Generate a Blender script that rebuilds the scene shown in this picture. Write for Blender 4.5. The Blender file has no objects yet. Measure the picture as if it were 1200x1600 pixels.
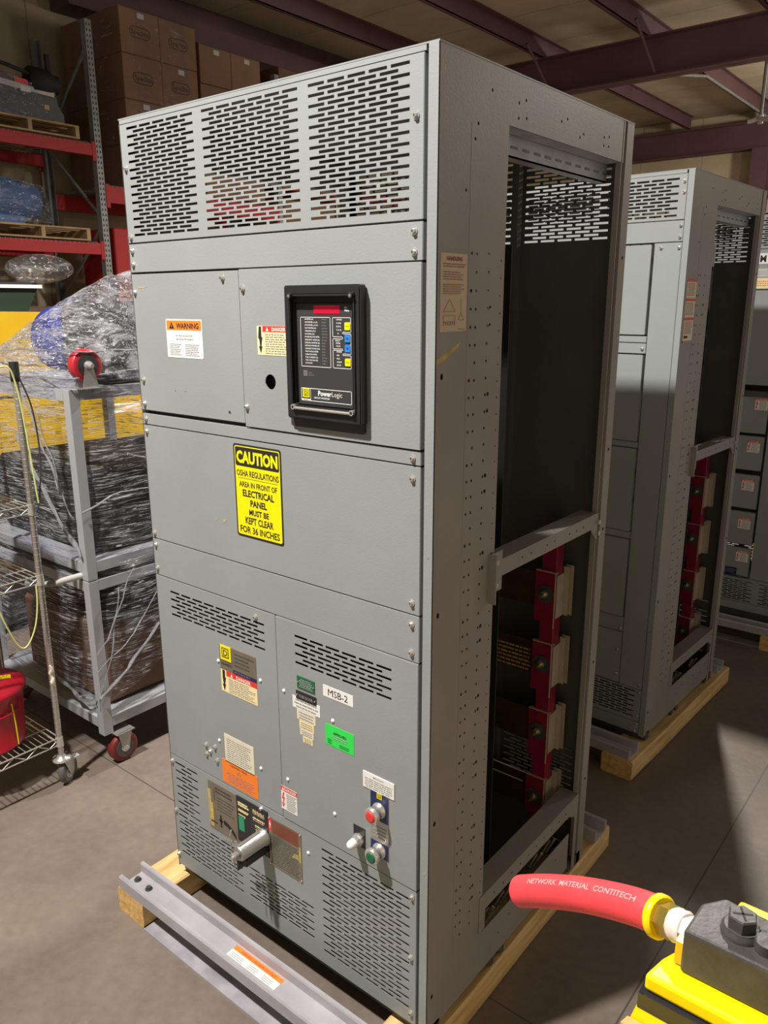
import bpy, bmesh, math, random
from mathutils import Vector, Matrix, noise
random.seed(7)
S = bpy.context.scene
COL = S.collection
PI = math.pi
FL = 0.125            # height of the cabinets' feet above the floor

# ------------------------------------------------------------------ camera
cam_d = bpy.data.cameras.new('camera'); cam = bpy.data.objects.new('camera', cam_d); COL.objects.link(cam)
yaw, pit, rol = math.radians(-38.977), math.radians(14.939), math.radians(-0.157)
Fw = Vector((math.sin(yaw)*math.cos(pit), math.cos(yaw)*math.cos(pit), -math.sin(pit)))
Rt = Vector((math.cos(yaw), -math.sin(yaw), 0)); Up = Rt.cross(Fw)
R2 = math.cos(rol)*Rt + math.sin(rol)*Up; U2 = -math.sin(rol)*Rt + math.cos(rol)*Up
M = Matrix.Identity(4)
for i in range(3):
    M[i][0] = R2[i]; M[i][1] = U2[i]; M[i][2] = -Fw[i]
M[0][3], M[1][3], M[2][3] = 1.98461, -1.33415, 1.97992
cam.matrix_world = M
cam_d.sensor_fit = 'VERTICAL'; cam_d.sensor_height = 36.0; cam_d.lens = 1226.94*36/1600
cam_d.clip_start = 0.05; cam_d.clip_end = 100
S.camera = cam

# ------------------------------------------------------------------ light
w = bpy.data.worlds.new('world'); S.world = w; w.use_nodes = True
w.node_tree.nodes['Background'].inputs[0].default_value = (1.0, 0.90, 0.82, 1)
w.node_tree.nodes['Background'].inputs[1].default_value = 0.40
def lamp(name, loc, energy, col, size, cone=165):
    d = bpy.data.lights.new(name, 'SPOT'); d.energy = energy; d.color = col; d.shadow_soft_size = size
    d.spot_size = math.radians(cone); d.spot_blend = 0.6
    o = bpy.data.objects.new(name, d); o.location = loc; COL.objects.link(o); return o
lamp('high_bay_lamp', (-0.12, -2.10, 5.25), 1800, (1.0, 0.955, 0.91), 0.10, 160)
lamp('high_bay_lamp', (0.0, 4.9, 5.25), 1500, (1.0, 0.94, 0.86), 0.10, 160)
def fill_light(loc, energy, col):
    d = bpy.data.lights.new('fill_lamp', 'POINT'); d.energy = energy; d.color = col; d.shadow_soft_size = 0.25  # point fill added to brighten the dark roof and cabinet sides
    o = bpy.data.objects.new('fill_lamp', d); o.location = loc; COL.objects.link(o)
fill_light((1.2, 12.8, 4.2), 420, (1.0, 0.92, 0.80))  # lamp inferred in the far bay, set low to lift its roof
fill_light((3.6, 7.6, 4.6), 170, (1.0, 0.93, 0.86))  # added with no known source, to lift ceiling and side faces
S.view_settings.view_transform = 'Standard'; S.view_settings.look = 'None'
S.view_settings.gamma = 1.0; S.view_settings.use_curve_mapping = False
S.view_settings.exposure = 0.0

# ------------------------------------------------------------------ materials
MATS = {}
def mat(name, col, rough=0.5, metal=0.0, nz=0.0, nscale=8.0, bump=0.0, bscale=60.0, spec=0.5, stretch=None, col2=None, emis=None):
    if name in MATS: return MATS[name]
    m = bpy.data.materials.new(name); m.use_nodes = True; nt = m.node_tree; b = nt.nodes['Principled BSDF']
    b.inputs['Base Color'].default_value = (*col, 1); b.inputs['Roughness'].default_value = rough
    b.inputs['Metallic'].default_value = metal; b.inputs['Specular IOR Level'].default_value = spec
    tc = nt.nodes.new('ShaderNodeTexCoord'); mp = nt.nodes.new('ShaderNodeMapping')
    nt.links.new(tc.outputs['Object'], mp.inputs[0])
    if stretch: mp.inputs['Scale'].default_value = stretch
    if nz > 0 or col2:
        n = nt.nodes.new('ShaderNodeTexNoise'); n.inputs['Scale'].default_value = nscale; n.inputs['Detail'].default_value = 6
        nt.links.new(mp.outputs[0], n.inputs['Vector'])
        r = nt.nodes.new('ShaderNodeValToRGB'); r.color_ramp.elements[0].position = 0.32; r.color_ramp.elements[1].position = 0.68
        c2 = col2 if col2 else tuple(min(1, c*(1+nz)) for c in col); c1 = col if col2 else tuple(c*(1-nz) for c in col)
        r.color_ramp.elements[0].color = (*c1, 1); r.color_ramp.elements[1].color = (*c2, 1)
        nt.links.new(n.outputs['Fac'], r.inputs[0]); nt.links.new(r.outputs[0], b.inputs['Base Color'])
    if bump > 0:
        n2 = nt.nodes.new('ShaderNodeTexNoise'); n2.inputs['Scale'].default_value = bscale; n2.inputs['Detail'].default_value = 3
        nt.links.new(mp.outputs[0], n2.inputs['Vector'])
        bp = nt.nodes.new('ShaderNodeBump'); bp.inputs['Strength'].default_value = bump; bp.inputs['Distance'].default_value = 0.01
        nt.links.new(n2.outputs['Fac'], bp.inputs['Height']); nt.links.new(bp.outputs[0], b.inputs['Normal'])
    if emis:
        b.inputs['Emission Color'].default_value = (*emis, 1); b.inputs['Emission Strength'].default_value = 1
    MATS[name] = m; return m

GREY  = mat('grey_enamel', (0.275, 0.295, 0.290), 0.38, 0.0, 0.05, 3.0, 0.05, 220)
GREYB = mat('grey_enamel_body', (0.295, 0.272, 0.250), 0.40, 0.0, 0.06, 4.0, 0.04, 200)
GALV  = mat('galvanised_steel', (0.50, 0.52, 0.56), 0.40, 0.15, 0.15, 14, 0.03, 60)
DGREY = mat('dark_steel', (0.07, 0.075, 0.075), 0.45, 0.2, 0.1, 8)
INNER = mat('shaded_inner_grey', (0.10, 0.105, 0.105), 0.55, 0, 0.08, 6)  # cabinet grey darkened in its colour to stand in for interior shade
BLK   = mat('black_plastic', (0.018, 0.018, 0.020), 0.38, 0, 0.1, 20, 0.05, 300)
BLKM  = mat('black_matte', (0.012, 0.012, 0.012), 0.7)
GRNDK = mat('charcoal_face', (0.035, 0.034, 0.034), 0.5)
WHT   = mat('white_print', (0.80, 0.79, 0.75), 0.5, 0, 0.04, 15)
CREAM = mat('cream_paper', (0.72, 0.66, 0.50), 0.6, 0, 0.06, 20)
MANILA= mat('manila_paper', (0.62, 0.50, 0.33), 0.65, 0, 0.05, 12)
YELL  = mat('label_yellow', (0.86, 0.74, 0.0), 0.4)
LYEL  = mat('pale_yellow_paper', (0.85, 0.72, 0.36), 0.5)
ORNG  = mat('label_orange', (0.90, 0.22, 0.02), 0.45)
REDP  = mat('label_red', (0.70, 0.045, 0.03), 0.4)
MAROON= mat('maroon_print', (0.22, 0.02, 0.05), 0.5)
GRNL  = mat('label_green', (0.03, 0.72, 0.09), 0.4)
GRND  = mat('dark_green_tag', (0.015, 0.12, 0.055), 0.4)
BLU   = mat('button_blue', (0.02, 0.20, 0.62), 0.35)
NAVY  = mat('navy_plate', (0.015, 0.022, 0.09), 0.35)
INK   = mat('ink_grey', (0.30, 0.29, 0.28), 0.6)
INKR  = mat('faded_ink', (0.35, 0.17, 0.14), 0.6)
LED   = mat('red_window', (0.42, 0.004, 0.025), 0.3, emis=(0.14, 0.0, 0.010))
CHROME= mat('bright_zinc', (0.68, 0.66, 0.62), 0.26, 0.72, 0.05, 40)
ALU   = mat('cast_aluminium', (0.48, 0.47, 0.45), 0.42, 0.8, 0.08, 30, 0.1, 120)
PLATE = mat('brushed_nameplate', (0.36, 0.32, 0.24), 0.35, 0.75, 0.12, 16)
TAPE  = mat('old_yellow_tape', (0.50, 0.38, 0.12), 0.6, 0, 0.2, 40)
REDB  = mat('red_insulator', (0.23, 0.010, 0.035), 0.42, 0, 0.12, 9)
BEIGE = mat('beige_clamp', (0.42, 0.36, 0.27), 0.5, 0, 0.08, 20)
COPP  = mat('tarnished_copper', (0.15, 0.085, 0.04), 0.38, 0.7, 0.25, 10)
WOOD  = mat('pine_timber', (0.58, 0.36, 0.13), 0.65, 0, 0, 5.0, 0.25, 30, stretch=(7, 0.8, 7), col2=(0.86, 0.62, 0.28))
WOODX = mat('pine_end_grain', (0.52, 0.30, 0.08), 0.7, 0, 0, 45, 0.3, 60, col2=(0.78, 0.52, 0.20))
WOODD = mat('old_pallet_wood', (0.28, 0.18, 0.08), 0.7, 0, 0, 6, 0.2, 30, col2=(0.42, 0.28, 0.13))
CHAN  = mat('bare_steel_channel', (0.42, 0.405, 0.425), 0.42, 0.12, 0.14, 7, 0.05, 40)
FLAT  = mat('scuffed_flat_bar', (0.36, 0.345, 0.375), 0.45, 0.1, 0.3, 9, 0.05, 30)
PRIM  = mat('red_oxide_primer', (0.120, 0.058, 0.068), 0.55, 0, 0.15, 2)
RACKR = mat('rack_red', (0.36, 0.008, 0.008), 0.6, 0, 0.08, 6)
RACKG = mat('rack_grey', (0.24, 0.25, 0.245), 0.5, 0.2, 0.15, 8)
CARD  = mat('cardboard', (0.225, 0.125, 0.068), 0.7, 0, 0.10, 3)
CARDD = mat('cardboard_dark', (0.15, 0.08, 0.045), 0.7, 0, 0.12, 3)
CARDP = mat('cardboard_print', (0.045, 0.022, 0.014), 0.7)
MYEL  = mat('machine_yellow', (0.62, 0.38, 0.01), 0.38, 0, 0.10, 2)
PYEL  = mat('pump_yellow', (0.88, 0.66, 0.0), 0.35, 0, 0.03, 5)
PTAN  = mat('worn_tan', (0.55, 0.36, 0.12), 0.6, 0, 0.12, 40)
PBLK  = mat('pump_black', (0.055, 0.050, 0.046), 0.5, 0, 0.25, 30, 0.1, 120)
HOSE  = mat('red_rubber', (0.72, 0.055, 0.065), 0.42, 0, 0.06, 30, 0.05, 90)
HPRINT= mat('hose_print', (0.82, 0.28, 0.27), 0.5)
BRASS = mat('brass', (0.62, 0.46, 0.10), 0.28, 0.9, 0.08, 40)
PBRONZ= mat('thread_white', (0.75, 0.68, 0.62), 0.4, 0.2, 0.1, 60)
CARTG = mat('cart_grey', (0.33, 0.34, 0.345), 0.45, 0, 0.06, 6)
WTIRE = mat('red_wheel', (0.42, 0.02, 0.03), 0.4)
DWHEEL= mat('dark_red_wheel', (0.16, 0.02, 0.015), 0.5)
RUBB  = mat('grey_rubber', (0.10, 0.095, 0.09), 0.6)
BUCK  = mat('red_can_paint', (0.40, 0.012, 0.025), 0.3, 0, 0.08, 8)
BDRUM = mat('blue_plastic', (0.035, 0.045, 0.30), 0.4)
MOTB  = mat('motor_blue', (0.05, 0.12, 0.25), 0.45, 0, 0.1, 8)
WRAPD = mat('dark_machine', (0.07, 0.07, 0.075), 0.5, 0, 0.3, 9)
CABLE = mat('green_yellow_wire', (0.62, 0.66, 0.22), 0.4)
PIPE  = mat('pale_pipe', (0.55, 0.53, 0.50), 0.45)
WIREW = mat('white_wire', (0.6, 0.58, 0.55), 0.5)

def nodes_mat(name):
    m = bpy.data.materials.new(name); m.use_nodes = True; MATS[name] = m
    return m, m.node_tree, m.node_tree.nodes['Principled BSDF']
def N(nt, t, **k):
    n = nt.nodes.new(t)
    for a, b in k.items(): setattr(n, a, b)
    return n
def film(name, stretch, scale, lo, hi, base=0.10, rough=0.16, tint=(0.93, 0.94, 1.0), spark=0.60, fine=(0.5, 0.5, 12.0)):
    """thin crumpled plastic film: mostly clear, with whitened stretch bands and fine creases painted white as glints"""
    m, nt, b = nodes_mat(name); L = nt.links.new
    tc = N(nt, 'ShaderNodeTexCoord'); mp = N(nt, 'ShaderNodeMapping'); mp.inputs['Scale'].default_value = stretch
    L(tc.outputs['Object'], mp.inputs[0])
    def noise_(sc, det, ro, di):
        n = N(nt, 'ShaderNodeTexNoise'); n.inputs['Scale'].default_value = sc; n.inputs['Detail'].default_value = det; n.inputs['Roughness'].default_value = ro; n.inputs['Distortion'].default_value = di
        L(mp.outputs[0], n.inputs['Vector']); return n.outputs['Fac']
    def rng(x, a, b_, c, d):
        r = N(nt, 'ShaderNodeMapRange'); r.inputs[1].default_value = a; r.inputs[2].default_value = b_; r.inputs[3].default_value = c; r.inputs[4].default_value = d; L(x, r.inputs[0]); return r.outputs[0]
    n1 = noise_(scale, 8, 0.65, 0.6)
    mp2 = N(nt, 'ShaderNodeMapping'); mp2.inputs['Scale'].default_value = fine; L(tc.outputs['Object'], mp2.inputs[0])
    mp = mp2; n2 = noise_(scale*5, 4, 0.7, 1.2)
    bands = rng(n1, lo, hi, base, 0.75); glint = rng(n2, spark, spark+0.04, 0.0, 0.95)  # glints painted in as thin opaque white streaks
    mxx = N(nt, 'ShaderNodeMath', operation='MAXIMUM'); L(bands, mxx.inputs[0]); L(glint, mxx.inputs[1])
    hs = N(nt, 'ShaderNodeMath', operation='ADD'); L(n1, hs.inputs[0]); L(n2, hs.inputs[1])
    bp = N(nt, 'ShaderNodeBump'); bp.inputs['Strength'].default_value = 1.0; bp.inputs['Distance'].default_value = 0.03
    L(hs.outputs[0], bp.inputs['Height'])
    b.inputs['Base Color'].default_value = (*[0.92*t for t in tint], 1); b.inputs['Roughness'].default_value = rough
    b.inputs['Specular IOR Level'].default_value = 1.0; b.inputs['Coat Weight'].default_value = 1.0; b.inputs['Coat Roughness'].default_value = 0.12
    L(bp.outputs[0], b.inputs['Normal']); L(bp.outputs[0], b.inputs['Coat Normal'])
    tr = N(nt, 'ShaderNodeBsdfTransparent'); tr.inputs[0].default_value = (*tint, 1)
    mx = N(nt, 'ShaderNodeMixShader'); out = nt.nodes['Material Output']
    L(mxx.outputs[0], mx.inputs[0]); L(tr.outputs[0], mx.inputs[1]); L(b.outputs[0], mx.inputs[2]); L(mx.outputs[0], out.inputs[0])
    return m
FILM  = film('stretch_film', (1.0, 1.0, 9.0), 3.2, 0.54, 0.74, base=0.035, rough=0.10, spark=0.55)
FILMT = film('stretch_film_crumpled', (1.2, 2.2, 4.5), 5.0, 0.45, 0.62, base=0.12, rough=0.10, spark=0.54, fine=(1.0, 2.5, 4.0))
FILMC = film('shrink_film_clear', (2.0, 2.0, 5.0), 3.0, 0.54, 0.8, base=0.06, rough=0.12, spark=0.60, fine=(1.5, 1.5, 3.0))

def floor_mat():
    m, nt, b = nodes_mat('concrete'); L = nt.links.new
    tc = N(nt, 'ShaderNodeTexCoord')
    n1 = N(nt, 'ShaderNodeTexNoise'); n1.inputs['Scale'].default_value = 1.6; n1.inputs['Detail'].default_value = 9; n1.inputs['Roughness'].default_value = 0.62
    n2 = N(nt, 'ShaderNodeTexNoise'); n2.inputs['Scale'].default_value = 28; n2.inputs['Detail'].default_value = 5
    L(tc.outputs['Object'], n1.inputs['Vector']); L(tc.outputs['Object'], n2.inputs['Vector'])
    r = N(nt, 'ShaderNodeValToRGB'); e = r.color_ramp.elements
    e[0].position = 0.3; e[0].color = (0.158, 0.122, 0.097, 1); e[1].position = 0.7; e[1].color = (0.252, 0.203, 0.165, 1)
    L(n1.outputs['Fac'], r.inputs[0])
    mx = N(nt, 'ShaderNodeMixRGB', blend_type='MULTIPLY'); mx.inputs[0].default_value = 0.35
    L(r.outputs[0], mx.inputs[1]); L(n2.outputs['Fac'], mx.inputs[2])
    # light scuffs
    v = N(nt, 'ShaderNodeTexNoise'); v.inputs['Scale'].default_value = 5.5; v.inputs['Detail'].default_value = 12; v.inputs['Roughness'].default_value = 0.75
    L(tc.outputs['Object'], v.inputs['Vector'])
    mr = N(nt, 'ShaderNodeMapRange'); mr.inputs[1].default_value = 0.64; mr.inputs[2].default_value = 0.74; L(v.outputs['Fac'], mr.inputs[0])
    m2 = N(nt, 'ShaderNodeMixRGB'); L(mr.outputs[0], m2.inputs[0]); L(mx.outputs[0], m2.inputs[1]); m2.inputs[2].default_value = (0.32, 0.26, 0.21, 1)
    # saw-cut joints every 3 m
    sp = N(nt, 'ShaderNodeSeparateXYZ'); L(tc.outputs['Object'], sp.inputs[0])
    def joint(out, off):
        a = N(nt, 'ShaderNodeMath', operation='ADD'); a.inputs[1].default_value = off; L(out, a.inputs[0])
        a2 = N(nt, 'ShaderNodeMath', operation='PINGPONG'); a2.inputs[1].default_value = 1.5; L(a.outputs[0], a2.inputs[0])
        c = N(nt, 'ShaderNodeMath', operation='LESS_THAN'); c.inputs[1].default_value = 0.0028; L(a2.outputs[0], c.inputs[0]); return c.outputs[0]
    j1 = joint(sp.outputs[0], -1.375); j2 = joint(sp.outputs[1], -0.31)
    j = N(nt, 'ShaderNodeMath', operation='MAXIMUM'); L(j1, j.inputs[0]); L(j2, j.inputs[1])
    m3 = N(nt, 'ShaderNodeMixRGB'); L(j.outputs[0], m3.inputs[0]); L(m2.outputs[0], m3.inputs[1]); m3.inputs[2].default_value = (0.075, 0.058, 0.047, 1)
    L(m3.outputs[0], b.inputs['Base Color'])
    rr = N(nt, 'ShaderNodeMapRange'); rr.inputs[3].default_value = 0.42; rr.inputs[4].default_value = 0.7; L(n1.outputs['Fac'], rr.inputs[0]); L(rr.outputs[0], b.inputs['Roughness'])
    bp = N(nt, 'ShaderNodeBump'); bp.inputs['Strength'].default_value = 0.12; bp.inputs['Distance'].default_value = 0.01; L(n2.outputs['Fac'], bp.inputs['Height']); L(bp.outputs[0], b.inputs['Normal'])
    return m
CONC = floor_mat()
def sheet_mat(name, col, axis, pitch, dark=0.45, width=0.012):
    """insulation facing: panels with dark seams every `pitch` metres along `axis`"""
    m, nt, b = nodes_mat(name); L = nt.links.new
    tc = N(nt, 'ShaderNodeTexCoord'); sp = N(nt, 'ShaderNodeSeparateXYZ')
    n0 = N(nt, 'ShaderNodeTexNoise'); n0.inputs['Scale'].default_value = 0.9; n0.inputs['Detail'].default_value = 3
    L(tc.outputs['Object'], n0.inputs['Vector']); L(tc.outputs['Object'], sp.inputs[0])
    a = N(nt, 'ShaderNodeMath', operation='MULTIPLY_ADD'); a.inputs[1].default_value = 0.22; L(n0.outputs['Fac'], a.inputs[0]); L(sp.outputs[axis], a.inputs[2])
    p = N(nt, 'ShaderNodeMath', operation='PINGPONG'); p.inputs[1].default_value = pitch/2; L(a.outputs[0], p.inputs[0])
    mr = N(nt, 'ShaderNodeMapRange'); mr.inputs[1].default_value = 0; mr.inputs[2].default_value = width; mr.inputs[3].default_value = 1; mr.inputs[4].default_value = 0; L(p.outputs[0], mr.inputs[0])
    n = N(nt, 'ShaderNodeTexNoise'); n.inputs['Scale'].default_value = 2.5; n.inputs['Detail'].default_value = 6; L(tc.outputs['Object'], n.inputs['Vector'])
    r = N(nt, 'ShaderNodeValToRGB'); r.color_ramp.elements[0].position = .3; r.color_ramp.elements[1].position = .7
    r.color_ramp.elements[0].color = (*[c*0.85 for c in col], 1); r.color_ramp.elements[1].color = (*[c*1.1 for c in col], 1); L(n.outputs['Fac'], r.inputs[0])
    mx = N(nt, 'ShaderNodeMixRGB'); L(mr.outputs[0], mx.inputs[0]); L(r.outputs[0], mx.inputs[1]); mx.inputs[2].default_value = (*[c*dark for c in col], 1)
    L(mx.outputs[0], b.inputs['Base Color']); b.inputs['Roughness'].default_value = 0.75
    return m
CEIL = sheet_mat('roof_insulation', (0.50, 0.43, 0.31), 1, 1.25)
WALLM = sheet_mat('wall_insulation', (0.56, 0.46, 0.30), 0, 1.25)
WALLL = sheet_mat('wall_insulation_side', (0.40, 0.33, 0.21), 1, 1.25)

# ------------------------------------------------------------------ mesh builder
class Face:
    """a flat drawing surface: origin O, axes U and V, outward normal Nn"""
    def __init__(s, O, U, V, Nn): s.O, s.U, s.V, s.N = Vector(O), Vector(U).normalized(), Vector(V).normalized(), Vector(Nn).normalized()
    def __call__(s, u, v, h=0): return s.O + s.U*u + s.V*v + s.N*h
FRONT = Face((0,0,0), (1,0,0), (0,0,1), (0,-1,0))
class MB:
    def __init__(s): s.v = []; s.f = []; s.m = []; s.mats = []; s.sm = []
    def mi(s, m):
        if m not in s.mats: s.mats.append(m)
        return s.mats.index(m)
    def add(s, vs, fs, m, smooth=False):
        b = len(s.v); s.v += [tuple(v) for v in vs]; k = s.mi(m)
        for f in fs: s.f.append(tuple(b+i for i in f)); s.m.append(k); s.sm.append(smooth)
    def box(s, x0, x1, y0, y1, z0, z1, m):
        s.add([(x0,y0,z0),(x1,y0,z0),(x1,y1,z0),(x0,y1,z0),(x0,y0,z1),(x1,y0,z1),(x1,y1,z1),(x0,y1,z1)],
              [(0,3,2,1),(4,5,6,7),(0,1,5,4),(1,2,6,5),(2,3,7,6),(3,0,4,7)], m)
    def slab(s, F, u0, u1, v0, v1, h0, h1, m):
        p = [F(u,v,h) for h in (h0,h1) for u,v in ((u0,v0),(u1,v0),(u1,v1),(u0,v1))]
        s.add(p, [(0,3,2,1),(4,5,6,7),(0,1,5,4),(1,2,6,5),(2,3,7,6),(3,0,4,7)], m)
    def prism(s, F, pts, h0, h1, m):
        n = len(pts); p = [F(u,v,h0) for u,v in pts] + [F(u,v,h1) for u,v in pts]
        s.add(p, [tuple(range(n))[::-1], tuple(range(n,2*n))] + [(i,(i+1)%n,n+(i+1)%n,n+i) for i in range(n)], m)
    def rrect(s, F, u0, u1, v0, v1, r, h0, h1, m, n=4):
        s.prism(F, rr_pts(u0,u1,v0,v1,r,n), h0, h1, m)
    def bevbox(s, x0, x1, y0, y1, z0, z1, m, b=0.004):
        """box with chamfered edges"""
        vs = []; 
        xs, ys, zs = (x0,x1), (y0,y1), (z0,z1); sg = (1,-1)
        idx = {}
        for i in range(2):
            for j in range(2):
                for k in range(2):
                    x, y, z = xs[i], ys[j], zs[k]
                    for a in range(3):
                        q = [x + sg[i]*b, y + sg[j]*b, z + sg[k]*b]; q[a] = (x,y,z)[a]
                        idx[(i,j,k,a)] = len(vs); vs.append(q)
        fs = []
        for a in range(3):
            for t in range(2):
                o = [c for c in range(3) if c != a]; ring = []
                for (p, q) in ((0,0),(1,0),(1,1),(0,1)):
                    c = [0,0,0]; c[a] = t; c[o[0]] = p; c[o[1]] = q; ring.append(idx[(*c, a)])
                fs.append(ring)
            # edges parallel to a
            o = [c for c in range(3) if c != a]
            for p in range(2):
                for q in range(2):
                    c0 = [0,0,0]; c1 = [0,0,0]; c1[a] = 1
                    c0[o[0]] = c1[o[0]] = p; c0[o[1]] = c1[o[1]] = q
                    fs.append([idx[(*c0, o[0])], idx[(*c1, o[0])], idx[(*c1, o[1])], idx[(*c0, o[1])]])
        for i in range(2):
            for j in range(2):
                for k in range(2): fs.append([idx[(i,j,k,a)] for a in range(3)])
        s.add(vs, fs, m)
    def cyl(s, p0, p1, r, m, n=12, r2=None, cap=True, smooth=True):
        p0, p1 = Vector(p0), Vector(p1); d = (p1-p0).normalized(); r2 = r if r2 is None else r2
        a = d.orthogonal().normalized(); b = d.cross(a)
        vs = [p0 + (a*math.cos(t)+b*math.sin(t))*r for t in [2*PI*i/n for i in range(n)]] + [p1 + (a*math.cos(t)+b*math.sin(t))*r2 for t in [2*PI*i/n for i in range(n)]]
        s.add(vs, [(i,(i+1)%n,n+(i+1)%n,n+i) for i in range(n)], m, smooth)
        if cap: s.add(vs, [tuple(range(n))[::-1], tuple(range(n,2*n))], m)
    def lathe(s, p0, axis, prof, m, n=24, smooth=True):
        """prof: list of (distance along the axis, radius)"""
        p0 = Vector(p0); d = Vector(axis).normalized(); a = d.orthogonal().normalized(); b = d.cross(a)
        vs = []
        for t, r in prof: vs += [p0 + d*t + (a*math.cos(q)+b*math.sin(q))*r for q in [2*PI*i/n for i in range(n)]]
        fs = []
        for k in range(len(prof)-1): fs += [(k*n+i, k*n+(i+1)%n, (k+1)*n+(i+1)%n, (k+1)*n+i) for i in range(n)]
        s.add(vs, fs, m, smooth)
        s.add(vs[:n], [tuple(range(n))[::-1]], m); s.add(vs[-n:], [tuple(range(n))], m)
    def tube(s, pts, r, m, n=10, rs=None):
        pts = [Vector(p) for p in pts]; vs = []; prev = None
        for i, p in enumerate(pts):
            d = (pts[min(i+1, len(pts)-1)] - pts[max(i-1, 0)]).normalized()
            a = d.orthogonal().normalized() if prev is None else (prev - d*prev.dot(d)).normalized()
            prev = a; b = d.cross(a); q = rs[i] if rs else r
            vs += [p + (a*math.cos(t)+b*math.sin(t))*q for t in [2*PI*k/n for k in range(n)]]
        fs = []
        for i in range(len(pts)-1): fs += [(i*n+k, i*n+(k+1)%n, (i+1)*n+(k+1)%n, (i+1)*n+k) for k in range(n)]
        s.add(vs, fs, m, True); s.add(vs[:n], [tuple(range(n))[::-1]], m); s.add(vs[-n:], [tuple(range(n))], m)
    def slotted(s, F, u0, u1, v0, v1, h0, h1, slots, m):
        """plate with real rectangular through-slots"""
        vs = sorted({round(x, 6) for q in slots for x in (q[2], q[3])} | {v0, v1})
        for a, b in zip(vs, vs[1:]):
            if b - a < 1e-6: continue
            c = (a+b)/2; cut = sorted([(q[0], q[1]) for q in slots if q[2] < c < q[3]]); u = u0
            for p, q in cut: s.slab(F, u, p, a, b, h0, h1, m); u = q
            s.slab(F, u, u1, a, b, h0, h1, m)
    def punched(s, F, outline, holes, h0, h1, m, mwall=None):
        """plate of any outline with real holes; every loop gets its wall"""
        bm = bmesh.new(); loops = [outline] + holes; ed = []
        for lp in loops:
            vv = [bm.verts.new((u, v, 0)) for u, v in lp]
            ed += [bm.edges.new((vv[i], vv[(i+1) % len(vv)])) for i in range(len(vv))]
        bmesh.ops.triangle_fill(bm, use_beauty=True, edges=ed)
        bm.verts.index_update()
        vs = [(v.co.x, v.co.y) for v in bm.verts]; fs = [tuple(v.index for v in f.verts) for f in bm.faces]; bm.free()
        s.add([F(u, v, h1) for u, v in vs], fs, m); s.add([F(u, v, h0) for u, v in vs], [f[::-1] for f in fs], m)
        for lp in loops:
            n = len(lp); s.add([F(u,v,h0) for u,v in lp] + [F(u,v,h1) for u,v in lp], [(i,(i+1)%n,n+(i+1)%n,n+i) for i in range(n)], mwall or m)
    def build(s, name, parent=None, base=None, label=None, bevel=0):
        if parent is not None and base is None: base = BASE.get(parent.name)
        vs = s.v
        if base is not None: vs = [(x-base[0], y-base[1], z-base[2]) for x, y, z in vs]
        me = bpy.data.meshes.new(name); me.from_pydata(vs, [], s.f)
        for m in s.mats: me.materials.append(m)
        me.polygons.foreach_set('material_index', s.m); me.polygons.foreach_set('use_smooth', s.sm); me.update()
        o = bpy.data.objects.new(name, me); COL.objects.link(o)
        if parent is not None:
            o.parent = parent
            if base is not None: BASE[o.name] = base
        if bevel:
            md = o.modifiers.new('bevel', 'BEVEL'); md.width = bevel; md.segments = 2; md.limit_method = 'ANGLE'
        if label: o['label'] = label
        return o
BASE = {}
def rr_pts(u0, u1, v0, v1, r, n=4):
    p = []
    for cx, cy, a0 in ((u1-r, v1-r, 0), (u0+r, v1-r, PI/2), (u0+r, v0+r, PI), (u1-r, v0+r, 1.5*PI)):
        p += [(cx + r*math.cos(a0 + PI/2*i/n), cy + r*math.sin(a0 + PI/2*i/n)) for i in range(n+1)]
    return p
def circ(u, v, r, n=8, su=1.0): return [(u + su*r*math.cos(2*PI*i/n), v + r*math.sin(2*PI*i/n)) for i in range(n)]
def thing(name, base, label, cat, group=None, rz=0.0, local_base=None):
    o = bpy.data.objects.new(name, None); COL.objects.link(o); o.empty_display_size = 0.1
    o.location = base; o.rotation_euler = (0, 0, rz)
    BASE[o.name] = local_base if local_base is not None else tuple(base)
    tag(o, label, cat, group); return o
def tag(o, label, cat, group=None, kind=None):
    if label: o['label'] = label
    if cat: o['category'] = cat
    if group: o['group'] = group
    if kind: o['kind'] = kind
    return o
def structure(o): o['kind'] = 'structure'; return o

GL = {}
def glyphs(t, bold):
    k = (t, bold)
    if k in GL: return GL[k]
    c = bpy.data.curves.new('t', 'FONT'); c.body = t; c.size = 1; c.offset = bold; c.resolution_u = 2
    o = bpy.data.objects.new('t', c); me = o.to_mesh()
    vs = [(v.co.x, v.co.y) for v in me.vertices]; fs = [tuple(p.vertices) for p in me.polygons]
    o.to_mesh_clear(); bpy.data.objects.remove(o); bpy.data.curves.remove(c)
    xs = [v[0] for v in vs] or [0]
    GL[k] = (vs, fs, min(xs), max(xs)); return GL[k]
def text(mb, F, t, u0, u1, v, h, m, off=0.0008, bold=0.0, align='C'):
    """print t: cap height h, baseline v, squeezed to fit between u0 and u1"""
    vs, fs, a, b = glyphs(t, bold)
    if not vs: return
    sc = h/0.73; wd = (b-a)*sc; xs = min(1.0, (u1-u0)/wd) if wd > 0 else 1
    w_ = wd*xs; st = u0 + ((u1-u0)-w_)/2 if align == 'C' else (u0 if align == 'L' else u1-w_)
    mb.add([F(st + (x-a)*sc*xs, v + y*sc, off) for x, y in vs], fs, m)
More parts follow.
